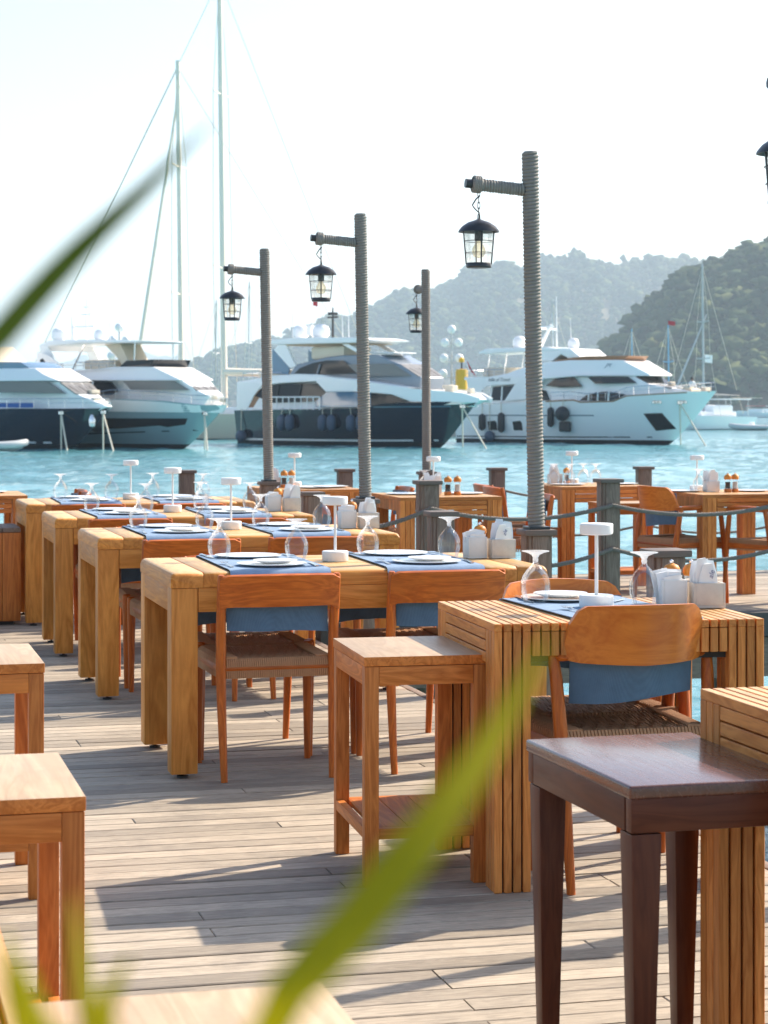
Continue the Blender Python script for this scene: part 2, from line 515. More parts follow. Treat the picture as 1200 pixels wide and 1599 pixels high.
def hill(name, ridge, dist, foot, tree, n_tree, seed, wooded=True, mat='earth'):
    """ridge: (bearing tangent, height in metres) along the crest"""
    rng = np.random.RandomState(seed)
    tx = np.array([r[0] for r in ridge]); tz = np.array([r[1] for r in ridge])
    nx, nd = 120, 26
    ts = np.linspace(tx[0], tx[-1], nx)
    H = np.interp(ts, tx, tz)
    def height(t, d):
        h = np.interp(t, tx, tz)
        s = np.where(d <= 1, np.sin(np.clip(d, 0, 1)*PI/2)**.85, 1 - .45*(d-1)**1.5)
        gul = .10*np.sin(t*dist*.045 + d*2.0 + seed) + .07*np.sin(t*dist*.11 + 1.7 + seed*2 - d)
        return h*s*(1 + gul*np.clip(1.15-d, 0, 1)*d*2) - .8*(d <= 0)
    ds = np.linspace(0, 1.6, nd)
    T, Dd = np.meshgrid(ts, ds)
    Hh = height(T, Dd)
    Yy = dist - foot + Dd*foot
    V = np.stack([T*dist, Yy, WATER_Z - .5 + Hh], -1).reshape(-1, 3)
    idx = np.arange(nx*nd).reshape(nd, nx)
    F = np.stack([idx[:-1, :-1], idx[:-1, 1:], idx[1:, 1:], idx[1:, :-1]], -1).reshape(-1, 4)
    me = tri_mesh(name, V, F, mat)
    me.polygons.foreach_set('use_smooth', np.ones(len(F), bool))
    o = tag(inst(name, me), kind='structure')
    if wooded:
        VV, FF = [], []
        base = 0
        v0, f0 = ICO1 if name == 'bay_hill' else ICO2
        span = tx[-1]-tx[0]
        for i in range(n_tree):
            t = tx[0] + span*rng.rand()
            d = 1.02 + rng.normal(0, .035) if i % 4 == 0 else rng.rand()**.9*1.1
            h = float(height(np.array(t), np.array(d)))
            if h < .5: continue
            sz = tree*rng.uniform(.55, 1.35)
            c = np.array([t*dist, dist-foot+d*foot, WATER_Z-.5+h])
            nb = 4 if sz > tree*.8 and name == 'bay_hill' else 3 if sz > tree*.9 else 2
            for b in range(nb):
                r = sz*rng.uniform(.3, .5)
                off = np.array([rng.normal(0, .28)*sz, rng.normal(0, .28)*sz, sz*(.45+.36*b+rng.normal(0, .1))])
                dd = 1 + .42*rng.standard_normal(len(v0))[:, None]*np.ones((1, 3))
                dd = np.clip(dd, .45, 1.7)
                v = v0*dd*r*np.array([1.1, 1.1, .78]) + c + off
                VV.append(v); FF.append(f0 + base); base += len(v0)
        w = inst(name + '_woods', tri_mesh('woods', np.concatenate(VV), np.concatenate(FF), 'forest'))
        tag(w, {'near_hill': 'dark green wood covering the steep headland at the right',
                'bay_hill': 'pale hazy wood covering the long ridge across the bay'}[name], 'woods', kind='stuff')
        w.name = 'woods'
    return o

def ridge_px(pts, dist):
    return [((px-600)/3300, (632-py)/3300*dist + CAM_Z - WATER_Z + .5) for px, py in pts]
hill('bay_hill', ridge_px([(200, 632), (262, 632), (300, 606), (350, 580), (400, 562), (450, 550), (500, 534), (560, 512), (600, 498), (650, 485), (700, 467), (745, 451), (800, 443), (850, 432), (900, 440), (950, 435), (1000, 440), (1060, 432), (1110, 438), (1200, 464), (1400, 504), (1700, 584)], 3600), 3600, 850, 13.0, 9500, 5)
hill('near_hill', ridge_px([(890, 632), (925, 612), (955, 578), (985, 543), (1010, 516), (1035, 497), (1060, 480), (1085, 465), (1115, 450), (1150, 437), (1180, 428), (1210, 418), (1300, 392), (1500, 370), (1800, 380)], 1350), 1350, 280, 8.5, 4600, 9)
hill('far_hill', ridge_px([(-700, 560), (-300, 590), (0, 580), (100, 565), (225, 550), (290, 562), (350, 585), (450, 600), (600, 610)], 6500), 6500, 900, 0, 0, 3, wooded=False, mat='farhill')

# ------------------------------------------------------------------ decks
def deck_planks():
    deck = tag(empty('deck', D(0, 0), YAW), kind='structure')
    MB().box((-4.0, -1.6, -.115), (8.06, 16.6, .10)).build('deck_frame', 'under', deck)
    MB().box((.055, -1.6, -.10), (.04, 16.6, .20)).build('edge_board', 'greyY', deck, bevel=.004)
    MB().box((-4.0, 6.725, -.10), (8.06, .04, .20)).build('edge_board', 'greyX', deck, bevel=.004)
    for k in range(9):
        for uu in (-.12, -3.0, -6.0):
            MB().tube([(uu, -9 + k*1.9, -.16), (uu, -9 + k*1.9, -3.2)], .11, 10).build('pile', 'greyZ', deck)
    pitch, wd, th = .0885, .0808, .025
    lens = [1.7, 2.2, 2.7, 3.2]
    meshes = {}
    for l in lens + [.5, .8]:
        meshes[l] = MB().box((0, 0, -th/2), (l - .002, wd, th)).mesh('plank', 'plankX', smooth=False, bevel=.0025, seg=1)
    rng = random.Random(4)
    spots = []
    v = -9.75
    while v < 6.7:
        u = .03 - rng.choice([0, .5, .8, 1.25])
        if u < 0: spots.append((u/1 + (0.03-u)/2, v, .03-u))
        while u > -7.6:
            l = rng.choice(lens)
            spots.append((u - l/2, v, l)); u -= l
        v += pitch
    # the planks that show largest in view are pieces of their own
    def score(s):
        p = D(s[0], s[1])
        if p.y < 4.3: return 99
        px = abs(p.x / p.y * 3300)
        return p.y + max(0, px - 560 - s[2]/2*3300/p.y) * .05
    spots.sort(key=score)
    rest = MB()
    for i, (u, vv, l) in enumerate(spots):
        dz = rng.uniform(-.0012, .0012); tl = rng.uniform(-.012, .012)
        if i < 300 and l in meshes:
            inst('plank', meshes[l], deck, (u, vv, dz), (tl, 0, 0))
        else:
            rest.box((u, vv, -th/2 + dz), (l-.004, wd, th), Matrix.Rotation(tl, 3, 'X'))
    r = rest.build('planks', 'plankX', deck, smooth=False)
    tag(r, kind='stuff')
    r.name = 'planking'
deck_planks()

def jetty():
    j = tag(empty('jetty', D(0, 0), YAW), kind='structure')
    u0, u1, v0, v1 = .10, 8.5, 2.78, 6.70
    MB().box(((u0+u1)/2, (v0+v1)/2, -.115), (u1-u0, v1-v0, .10)).build('deck_frame', 'under', j)
    rng = random.Random(8)
    mb = MB(); v = v0 + .05
    while v < v1:
        u = u0 - rng.random()*1.5
        while u < u1:
            l = rng.choice([1.4, 2.0, 2.6])
            a, b = max(u, u0), min(u + l - .004, u1)
            if b - a > .05:
                mb.box(((a+b)/2, v, -.0125 + rng.uniform(-.001, .001)), (b-a, .0810, .025))
            u += l
        v += .0885
    tag(mb.build('planking', 'plankX', j, smooth=False), kind='stuff')
    MB().box(((u0+u1)/2, v0-.07, .015), (u1-u0, .14, .15)).build('kerb', 'kerb', j, bevel=.01)
    MB().box(((u0+u1)/2, v0-.05, -.19), (u1-u0, .06, .24)).build('edge_board', 'greyX', j)
    MB().box(((u0+u1)/2, v1+.02, -.10), (u1-u0, .04, .2)).build('edge_board', 'greyX', j)
    for k in range(5):
        for vv in (v0+.15, v1-.2):
            MB().tube([(u0+.4+k*1.9, vv, -.16), (u0+.4+k*1.9, vv, -3.2)], .11, 10).build('pile', 'greyZ', j)
jetty()

# ------------------------------------------------------------------ haze: the bay's own air
def haze():
    mb = MB(); mb.box((0, 3600, 200), (18000, 11000, 410))
    o = mb.build('haze', 'under', smooth=False)
    o.data.materials.clear()
    m = bpy.data.materials.new('haze'); m.use_nodes = True
    nt = m.node_tree; nt.nodes.clear()
    out = nt.nodes.new('ShaderNodeOutputMaterial'); pv = nt.nodes.new('ShaderNodeVolumePrincipled')
    pv.inputs['Color'].default_value = (.74, .87, 1.0, 1)
    pv.inputs['Density'].default_value = HAZE
    pv.inputs['Anisotropy'].default_value = .25
    nt.links.new(pv.outputs[0], out.inputs['Volume'])
    o.data.materials.append(m)
    tag(o, 'thin pale sea haze filling the air over the bay', 'haze', kind='stuff')
HAZE = .00015
haze()

# ------------------------------------------------------------------ railing posts, lamps and ropes
def post_parts(root, w, h, bottom, matZ='greyZ'):
    mb = MB()
    mb.box((0, 0, (h+bottom)/2), (w*.86, w*.86, h-bottom))
    mb.build('post', matZ, root, bevel=.004)
    for sx, sy in ((1, 0), (-1, 0), (0, 1), (0, -1)):
        MB().box((sx*w*.455, sy*w*.455, (h+bottom)/2), (w*(.62 if sy else .09), w*(.62 if sx else .09), h-bottom-.002)).build('face_board', matZ, root, bevel=.003)
    MB().box((0, 0, h+.012), (w*1.2, w*1.2, .024)).build('cap', 'cap', root, bevel=.005)

def railing_post(u, v, w, h, bottom, label, group):
    r = empty('railing_post', D(u, v), YAW)
    post_parts(r, w, h, bottom)
    return tag(r, label, 'post', group)

def helix(r, rr, z0, z1, n=16, m=6, wob=.0008):
    """rope wound tightly round a pole"""
    mb = MB()
    pitch = rr*1.85
    turns = (z1-z0)/pitch
    pts = []
    for i in range(int(turns*n)+1):
        a = 2*PI*i/n
        pts.append(((r+wob*math.sin(i*.13))*math.cos(a), (r+wob*math.sin(i*.13))*math.sin(a), z0 + pitch*i/n))
    mb.tube(pts, rr, m)
    return mb
POLE_Z0, POLE_Z1 = .86, 2.38
ME_POLEROPE = helix(.0275, .0078, 0, POLE_Z1-POLE_Z0-.006).mesh('rope_wrap', 'rope')
ME_POLE = MB().tube([(0, 0, -.02), (0, 0, POLE_Z1-POLE_Z0)], .026, 12).mesh('pole', 'ropedark')
ME_ARMROPE = helix(.020, .0065, 0, .215, 14).mesh('rope_wrap', 'rope')
ME_ARM = MB().tube([(0, 0, -.03), (0, 0, .245)], .0185, 10).mesh('arm', 'blackmetal')
knot = MB()
for kk in range(4):
    knot.tube([(.030*math.cos(a), .030*math.sin(a), .185+kk*.008) for a in np.linspace(0, 2*PI, 14)], .006, 6)
ME_KNOT = knot.mesh('knot', 'rope')

def lamp_post(u, v, label, rz=0.0, w=.11, zc=.835, bottom=-.9, lean=-.018):
    r = empty('lamp_post', D(u, v), YAW + rz)
    post_parts(r, w, zc, bottom)
    MB().box((0, 0, zc+.030), (w*.8, w*.8, .012)).build('base_plate', 'blackmetal', r, bevel=.002)
    p = inst('pole', ME_POLE, r, (0, 0, POLE_Z0), (0, lean, 0))
    inst('rope_wrap', ME_POLEROPE, p)
    zt = 2.225 - POLE_Z0
    a = inst('arm', ME_ARM, p, (-.03, 0, zt), (0, R(-84), 0))
    inst('rope_wrap', ME_ARMROPE, a)
    inst('knot', ME_KNOT, a)
    return tag(r, label, 'lamp post', 'rope-wrapped lamp posts along the deck')

def lantern_proto():
    r = empty('lantern')
    # hangs with its roof top at z = 0
    MB().lathe([(.006, .006), (.02, .0), (.045, -.008), (.068, -.024), (.081, -.040), (.083, -.047), (.079, -.047), (.062, -.036), (.004, -.030)], 28).build('roof', 'blackmetal', r)
    MB().lathe([(.060, -.036), (.048, -.172)], 28, caps=False).build('glass', 'lampglass', r)
    MB().lathe([(.0, -.170), (.048, -.170), (.051, -.176), (.051, -.186), (.046, -.190), (0, -.190)], 28).build('base', 'blackmetal', r)
    for k in range(4):
        a = k*PI/2 + .25
        c, s = math.cos(a), math.sin(a)
        mt = Matrix.Rotation(a, 3, 'Z')
        mb = MB(); ring = []
        for z, rr in ((-.034, .0625), (-.176, .0505)):
            ring.append([Vector((c*(rr+dx) - s*dy, s*(rr+dx) + c*dy, z)) for dx, dy in ((-.0015, -.0028), (.003, -.0028), (.003, .0028), (-.0015, .0028))])
        mb.rings(ring); mb.build('rib', 'blackmetal', r, smooth=False)
    for z, rr in ((-.083, .0605), (-.130, .0563)):
        MB().tube([(rr*math.cos(a), rr*math.sin(a), z) for a in np.linspace(0, 2*PI, 29)[:-1]], .0016, 5, closed=True).build('ring', 'blackmetal', r)
    MB().lathe([(0, -.036), (.017, -.036), (.017, -.082), (0, -.082)], 14).build('socket', 'black', r)
    MB().lathe([(.010, -.082), (.014, -.090), (.026, -.112), (.028, -.125), (.020, -.145), (.0, -.152)], 16).build('bulb', 'bulb', r)
    mb = MB()
    for k in range(5):
        z = .012 + k*.024
        pts = []
        for a in np.linspace(0, 2*PI, 13)[:-1]:
            x, zz = .005*math.cos(a), .016*math.sin(a)
            pts.append((x, 0, z+zz) if k % 2 == 0 else (0, x, z+zz))
        mb.tube(pts, .0016, 5, closed=True)
    mb.tube([(.004, 0, .10), (-.012, .005, .085), (-.026, .004, .062), (-.018, .008, .05), (.002, .004, .030), (0, 0, 0)], .003, 6)
    mb.build('chain', 'blackmetal', r)
    return r
LANTERN = lantern_proto()
lan_used = [False]
def lantern(u, v, rz, label, reach=.222):
    # hung near the tip of the post's arm
    a = YAW + rz
    base = D(u, v)
    loc = Vector((base.x - reach*math.cos(a) - .02, base.y - reach*math.sin(a), 2.098))
    o = LANTERN if not lan_used[0] else copy_tree(LANTERN)
    lan_used[0] = True
    o.location = loc
    o.rotation_euler = (0, 0, random.uniform(-.3, .3))
    return tag(o, label, 'lantern', 'black lanterns hanging from the rope posts')

LP = [(.12, -1.207, 'tall rope-wrapped lamp post rising beside the right end of the nearest oak table', 0),
      (.12, 1.644, 'middle rope-wrapped lamp post in front of the dark blue yacht', 0),
      (.12, 4.257, 'rope-wrapped lamp post furthest left, beyond the oak tables', 0),
      (1.68, 6.0, 'slim rope-wrapped lamp post standing behind the capped post, its lantern half hidden', R(-91)),
      (.165, -3.95, 'rope-wrapped lamp post out at the right edge beside the slatted tables', 0)]
LL = ['black lantern hanging large and clear against the sky right of centre', 'black lantern hanging above the dark blue yacht',
      'smallest black lantern, hanging furthest left before the sailing mast', 'black lantern half hidden behind a slim rope pole',
      'black lantern cut off by the right edge of the picture']
for (u, v, lb, rz), ll in zip(LP, LL):
    lamp_post(u, v, lb, rz)
    lantern(u, v, rz, ll, .225 if v < -3 else .222)

G = 'weathered railing posts along the deck edges'
railing_post(.12, -2.58, .115, .845, -.9, 'weathered post with broad cap behind the nearest table lamp and goblet', G)
railing_post(.12, .185, .115, .84, -.9, 'weathered capped post just behind the goblet at the end of the nearest oak table', G)
railing_post(.12, 2.965, .115, .82, -.9, 'weathered capped post beyond the second oak table, left of the middle lamp post', G)
railing_post(.80, 2.84, .125, .885, -.5, 'grey capped rope post on the far jetty, below the slim lamp post', G)
railing_post(1.95, 2.85, .125, .885, -.5, 'dark grey capped post carrying two ropes in front of the far jetty stool', G)
railing_post(3.12, 2.85, .125, .885, -.5, 'grey capped rope post just past the right edge of the picture', G)
far_l = {-1: 'far edge post left of the third oak table lamps', 0: 'brown capped post at the far edge, left of the first lamp post',
         1: 'brown capped post at the far edge, left of the middle lamp post',
         2: 'brown capped post at the far edge, between the slim pole and the tall lamp post',
         3: 'brown far post with a small blue tag, right of the dark rope post', 4: 'capped post at the far edge by the right side of the picture'}
for k in range(0, 5):
    p = railing_post(-.04+1.235*k, 6.62, .115, .84, -.5, far_l[k], G)
    if k == 3:
        MB().box((-.02, -.062, .24), (.035, .006, .05)).build('tag', 'bluetag', p, bevel=.002)

def rope_span(a, b, sag, label, r=.0125):
    n = 60
    A, B = Vector(a), Vector(b)
    L = (B-A).length
    pts = [A.lerp(B, i/n) - Vector((0, 0, sag*4*(i/n)*(1-i/n))) for i in range(n+1)]
    m = int(L/.008)
    mb = MB()
    t = (B-A).normalized(); side = t.cross(Vector((0, 0, 1))).normalized(); up = side.cross(t)
    for s in range(3):
        q = []
        for i in range(m+1):
            f = i/m
            p = A.lerp(B, f) - Vector((0, 0, sag*4*f*(1-f)))
            an = 2*PI*(f*L/.055 + s/3)
            q.append(p + (side*math.cos(an)+up*math.sin(an))*r*.6)
        mb.tube(q, r*.58, 5)
    o = mb.build('barrier_rope', 'ropedark')
    return tag(o, label, 'rope', 'barrier ropes of the far jetty')
def RP(u, v, z): return D(u, v-.07, z)
rope_span(RP(.12, 2.95, .62), RP(.80, 2.84, .745), .05, 'short upper rope running left from the grey post under the slim lamp post')
rope_span(RP(.80, 2.84, .745), RP(1.95, 2.85, .75), .075, 'upper rope sagging between the two grey posts of the far jetty')
rope_span(RP(1.95, 2.85, .75), RP(3.12, 2.85, .76), .07, 'upper rope running right from the dark post in front of the armchair')
rope_span(RP(.80, 2.84, .47), RP(1.95, 2.85, .485), .10, 'lower rope sagging between the two grey posts of the far jetty')
rope_span(RP(1.95, 2.85, .485), RP(3.12, 2.85, .49), .085, 'lower rope running right from the dark post above the jetty kerb')
for k in range(4):
    rope_span(D(-.04+1.235*k, 6.62, .70), D(-.04+1.235*(k+1), 6.62, .70), .09,
              ['upper rope at the far edge, behind the oak tables', 'upper rope at the far edge, behind the small table with two shakers',
               'upper rope at the far edge, behind the table with the square stool', 'upper rope at the far edge, between the blue-tagged post and the right side'][k], .009)
    if k > 1:
        rope_span(D(-.04+1.235*k, 6.62, .40), D(-.04+1.235*(k+1), 6.62, .40), .08, ['', '', 'lower rope at the far edge, behind the table with the square stool', 'lower rope at the far edge, behind the armchair'][k], .009)

# ------------------------------------------------------------------ oak tables
def oak_table(label):
    r = empty('oak_table')
    W, Dp, H, T = 1.44, .80, .75, .055
    e = .0016
    def board(x0, x1, y0, y1, mat, nm='board'):
        MB().box(((x0+x1)/2, (y0+y1)/2, H-T/2), (x1-x0-e, y1-y0-e, T)).build(nm, mat, r, bevel=.004, seg=2)
    rr = .021
    def samples(a, b, lo, hi):
        out = []
        out += [(a + rr*(1-math.cos(q)), rr*(1-math.sin(q))) for q in np.linspace(.25, PI/2, 5)] if lo else [(a, .003), (a+.003, 0)]
        out += [(b - rr*(1-math.cos(q)), rr*(1-math.sin(q))) for q in np.linspace(PI/2, .25, 5)] if hi else [(b-.003, 0), (b, .003)]
        return out
    def board(x0, x1, y0, y1, mat, rx=(0, 0), ry=(0, 0)):
        X = samples(x0+e/2, x1-e/2, *rx); Y = samples(y0+e/2, y1-e/2, *ry)
        rings = []
        for y, dy in Y:
            top = [(x, y, H-min(rr, dx+dy)) for x, dx in X]
            rings.append(top + [(X[-1][0], y, H-T), (X[0][0], y, H-T)])
        paint_sheen(MB().rings(rings).build('board', mat, r, ang=50), mat.replace('oak', 'oaktop'))
    board(-.72, -.598, -Dp/2, Dp/2, 'oakY', (1, 0), (1, 1)); board(.598, .72, -Dp/2, Dp/2, 'oakY', (0, 1), (1, 1))
    board(-.598, -.47, -Dp/2, Dp/2, 'oakY', (0, 0), (1, 1)); board(.47, .598, -Dp/2, Dp/2, 'oakY', (0, 0), (1, 1))
    yb = np.linspace(-Dp/2, Dp/2, 6)
    for i in range(5):
        board(-.47, .47, yb[i], yb[i+1], 'oakX', (0, 0), (i == 0, i == 4))
    lw = .098
    for sx in (-1, 1):
        for sy in (-1, 1):
            lg = MB().box((sx*(W/2-lw/2-.003), sy*(Dp/2-lw/2-.003), (H-T+.018)/2), (lw, lw, H-T-.018-.001)).build('leg', 'oakZ', r, bevel=.006, seg=2)
            MB().lathe([(0, 0), (.022, 0), (.022, .008), (.007, .010), (.007, .02), (0, .02)], 12, (sx*(W/2-lw/2-.003), sy*(Dp/2-lw/2-.003), 0)).build('foot', 'black', lg)
    ah = .088
    for s in (-1, 1):
        MB().box((0, s*(Dp/2-.003-.0175), H-T-ah/2-.001), (W-2*lw-.009, .034, ah)).build('apron', 'oakX', r, bevel=.003)
        MB().box((s*(W/2-.003-.0175), 0, H-T-ah/2-.001), (.034, Dp-2*lw-.009, ah)).build('apron', 'oakY', r, bevel=.003)
    return r

# ------------------------------------------------------------------ armless chair with a woven seat
def cord_seat(hw0, hw1, hd, z, ncord=50, dip=.012, rr=.0042, drop=.070):
    """cords wrapped over the front and back rails, and round the side rails"""
    mb = MB()
    for i in range(ncord):
        f = (i+.5)/ncord*2-1
        pts = []
        xb, xf = f*hw0, f*hw1
        pts.append((xb, -hd-.003, z-drop)); pts.append((xb, -hd-.006, z-.018)); pts.append((xb, -hd+.004, z-.002))
        for k in range(1, 8):
            g = k/8
            zz = z - dip*math.sin(g*PI)*(1-.5*f*f) + (.004 if (i//2+k) % 2 == 0 else 0)
            pts.append((xb+(xf-xb)*g, -hd+g*2*hd, zz))
        pts.append((xf, hd-.004, z-.002)); pts.append((xf, hd+.006, z-.018)); pts.append((xf, hd+.003, z-drop))
        mb.tube(pts, rr, 5, caps=False)
    ns = 26
    for s in (-1, 1):
        for i in range(ns):
            g = (i+.5)/ns
            x = s*(hw0+(hw1-hw0)*g); y = -hd+g*2*hd
            mb.tube([(x-s*.05, y, z+.003), (x, y, z+.004), (x+s*.012, y, z-.006), (x+s*.014, y, z-.02), (x+s*.012, y, z-drop)], .005, 5, caps=False)
    return mb

def chair_proto(cloth=.540):
    r = empty('dining_chair')
    for s in (-1, 1):
        MB().tube([(s*.200, -.232, 0), (s*.203, -.222, .12), (s*.207, -.212, .30), (s*.208, -.208, .42), (s*.209, -.214, .52), (s*.212, -.232, .66), (s*.214, -.246, .742), (s*.214, -.247, .748)],
                  [.0125, .0145, .0175, .019, .0185, .0165, .0135, .010], 10).build('rear_leg', 'chairZ', r)
        MB().tube([(s*.212, .205, 0), (s*.212, .205, .2), (s*.212, .203, .40), (s*.212, .203, .445), (s*.212, .203, .452)], [.0125, .0165, .0205, .0205, .014], 10).build('front_leg', 'chairZ', r)
        MB().tube([(s*.209, -.205, .405), (s*.212, .2, .405)], .014, 8, flat=(.7, 1.3)).build('side_rail', 'chairY', r)
    for y in (-.20, .20):
        MB().tube([(-.208, y, .405), (.208, y, .405)], .014, 8, flat=(1.3, .7)).build('cross_rail', 'chairX', r)
    # curved back board
    mb = MB(); rings = []
    n = 17
    for i in range(n):
        f = i/(n-1)*2-1
        x = f*.222
        y = -.243 - .032*(1-f*f)
        ed = max(0, abs(f)-.90)/.10
        t = .010*(1-.35*ed)
        ztop = .752 - .004*f*f - .012*ed**2; zb = .632 + .0*f - .016*max(0, (abs(f)-.82)/.18)**2
        tl = .020
        rings.append([(x, y+t-tl*0, zb), (x, y+t+.012-.0, (zb+ztop)/2), (x, y+t-.010, ztop-.006), (x, y-.010, ztop), (x, y-t-.012, ztop-.006), (x, y-t-.002+.0, (zb+ztop)/2), (x, y-t+.004, zb)])
    mb.rings(rings)
    mb.build('backrest', 'chairX', r, ang=60)
    # blue cloth hung on the inner side of the back
    mb = MB(); rings = []
    for i in range(n):
        f = i/(n-1)*2-1
        x = f*.188
        yb = -.222 - .030*(1-f*f)
        zb = cloth + .006*math.sin(f*2.3+.4) - .010*f
        rings.append([(x, yb+.016, .72), (x, yb+.016+.004, .64), (x, yb+.010+.004*math.sin(f*7), zb), (x, yb+.005+.004*math.sin(f*7), zb), (x, yb+.012, .64), (x, yb+.011, .72)])
    mb.rings(rings)
    mb.build('back_cloth', 'chaircloth', r)
    tag(cord_seat(.196, .205, .205, .440).build('woven_seat', 'cord', r), kind='stuff')
    return r

# ------------------------------------------------------------------ armchair with a bent-wood back
def armchair_proto():
    r = empty('armchair')
    n = 21; rings = []
    mb = MB()
    for i in range(n):
        f = i/(n-1)*2-1
        a = abs(f)
        x = f*.213
        y = -.262 + .105*f*f
        zt = .806 - .010*a*a - (.050*((a-.80)/.20)**2 if a > .80 else 0)
        zb = .640 - .006*(1-a) + (.012*((a-.8)/.2)**2 if a > .8 else 0)
        sl = -.035
        th = .009
        ring = []
        for g in np.linspace(0, 1, 6):
            ring.append((x*(1-.06*g), y + sl*g - th, zb+(zt-zb)*g))
        for g in np.linspace(1, 0, 6):
            ring.append((x*(1-.06*g), y + sl*g + th, zb+(zt-zb)*g))
        rings.append(ring)
    mb.rings(rings)
    mb.build('backrest', 'armback', r, ang=50)
    for s in (-1, 1):
        MB().tube([(s*.186, -.176, .650), (s*.205, -.165, .652), (s*.236, -.128, .656), (s*.262, -.03, .662), (s*.268, .08, .660), (s*.256, .165, .652), (s*.250, .185, .650)],
                  [.008, .015, .021, .024, .024, .020, .010], 10, flat=(1.15, .8)).build('arm', 'chairY', r)
        MB().tube([(s*.205, -.228, 0), (s*.212, -.212, .2), (s*.222, -.190, .44), (s*.228, -.165, .60), (s*.232, -.150, .655)], [.0125, .016, .020, .018, .015], 10).build('rear_leg', 'chairZ', r)
        MB().tube([(s*.246, .225, 0), (s*.247, .212, .2), (s*.250, .19, .44), (s*.254, .165, .60), (s*.255, .155, .652)], [.012, .0155, .0195, .017, .014], 10).build('front_leg', 'chairZ', r)
        MB().tube([(s*.218, -.185, .405), (s*.244, .185, .405)], .016, 8, flat=(.7, 1.3)).build('side_rail', 'chairY', r)
    for y, w in ((-.19, .212), (.19, .240)):
        MB().tube([(-w, y, .405), (w, y, .405)], .016, 8, flat=(1.3, .7)).build('cross_rail', 'chairX', r)
    mb = MB(); rings = []
    for i in range(n):
        f = i/(n-1)*2-1
        x = f*.183
        y = -.232 + .070*f*f
        zb = .532 + .012*f + .004*math.sin(3*f)
        rings.append([(x, y+.004, .76), (x, y+.010, .64), (x, y+.018, zb), (x, y+.014, zb), (x, y+.005, .64), (x, y-.001, .76)])
    mb.rings(rings)
    mb.build('back_cloth', 'chaircloth', r)
    tag(cord_seat(.208, .232, .195, .445, ncord=40, rr=.0062, dip=.02).build('woven_seat', 'cord', r), kind='stuff')
    return r

# ------------------------------------------------------------------ slatted tables
SW, SP = .0222, .02755
def slat_meshes():
    d = {}
    d['top'] = paint_sheen(MB().box((0, 0, 0), (SW, .70, .022)).mesh('slat', 'slatY', smooth=False, bevel=.0015, seg=1), 'slattopY')
    d['fr'] = MB().box((0, 0, 0), (SW, .022, .068)).mesh('slat', 'slatZ', smooth=False, bevel=.0015, seg=1)
    d['end'] = MB().box((0, 0, 0), (.020, .70-.21, .0285)).mesh('slat', 'slatY', smooth=False, bevel=.0015, seg=1)
    d['leg'] = MB().box((0, 0, 0), (SW, .0315, .727)).mesh('leg_slat', 'slatZ', smooth=False, bevel=.0015, seg=1)
    return d
SLM = slat_meshes()
def slat_table(fine=True, W=.80):
    r = empty('slatted_table')
    H, Dp = .75, .70
    n = 29
    xs = [(i-(n-1)/2)*SP for i in range(n)]
    def legbox(mb, cx, cy):
        for i in range(4):
            for j in range(3):
                mb.box((cx+(i-1.5)*SP, cy+(j-1)*.0345, .3645), (SW, .0315, .727))
    lx, ly = xs[0]+1.5*SP, Dp/2-.05
    if fine:
        t = MB().box((0, 0, H-.032), (W-.09, Dp-.07, .012)).build('core', 'under', r)
        for x in xs: inst('slat', SLM['top'], r, (x, 0, H-.011))
        for s in (-1, 1):
            for x in xs[4:-4]: inst('slat', SLM['fr'], r, (x, s*(Dp/2-.011), H-.0235-.034))
            for k in range(3): inst('slat', SLM['end'], r, (s*(xs[-1]+SW/2-.010), 0, H-.0235-.0145-k*.0325))
            for s2 in (-1, 1):
                lg = MB().box((s*lx, s2*ly, .36), (.082, .078, .70)).build('leg', 'under', r)
                for i in range(4):
                    for j in range(3):
                        if i in (1, 2) and j == 1: continue
                        inst('leg_slat', SLM['leg'], lg, (s*lx+(i-1.5)*SP, s2*ly+(j-1)*.0345, .3645))
            MB().box((0, s*(Dp/2-.028), H-.075), (W-.22, .008, .07)).build('apron', 'under', r)
            MB().box((s*(W/2-.03), 0, H-.075), (.008, Dp-.21, .085)).build('apron', 'under', r)
    else:
        mb = MB()
        for x in xs: mb.box((x, 0, H-.011), (SW, Dp, .022))
        st = tag(mb.build('slatted_top', 'slatY', r, smooth=False), kind='stuff'); paint_sheen(st, 'slattopY')
        MB().box((0, 0, H-.032), (W-.09, Dp-.07, .012)).build('core', 'under', r)
        for s in (-1, 1):
            mb = MB()
            for x in xs[4:-4]: mb.box((x, s*(Dp/2-.011), H-.0235-.034), (SW, .022, .068))
            tag(mb.build('apron', 'slatZ', r, smooth=False), kind='stuff')
            for k in range(3):
                inst('end_slat', SLM['end'], r, (s*(xs[-1]+SW/2-.010), 0, H-.0235-.0145-k*.0325))
            for s2 in (-1, 1):
                mb = MB(); legbox(mb, s*lx, s2*ly)
                mb.build('leg', 'slatZ', r, smooth=False)
    return r

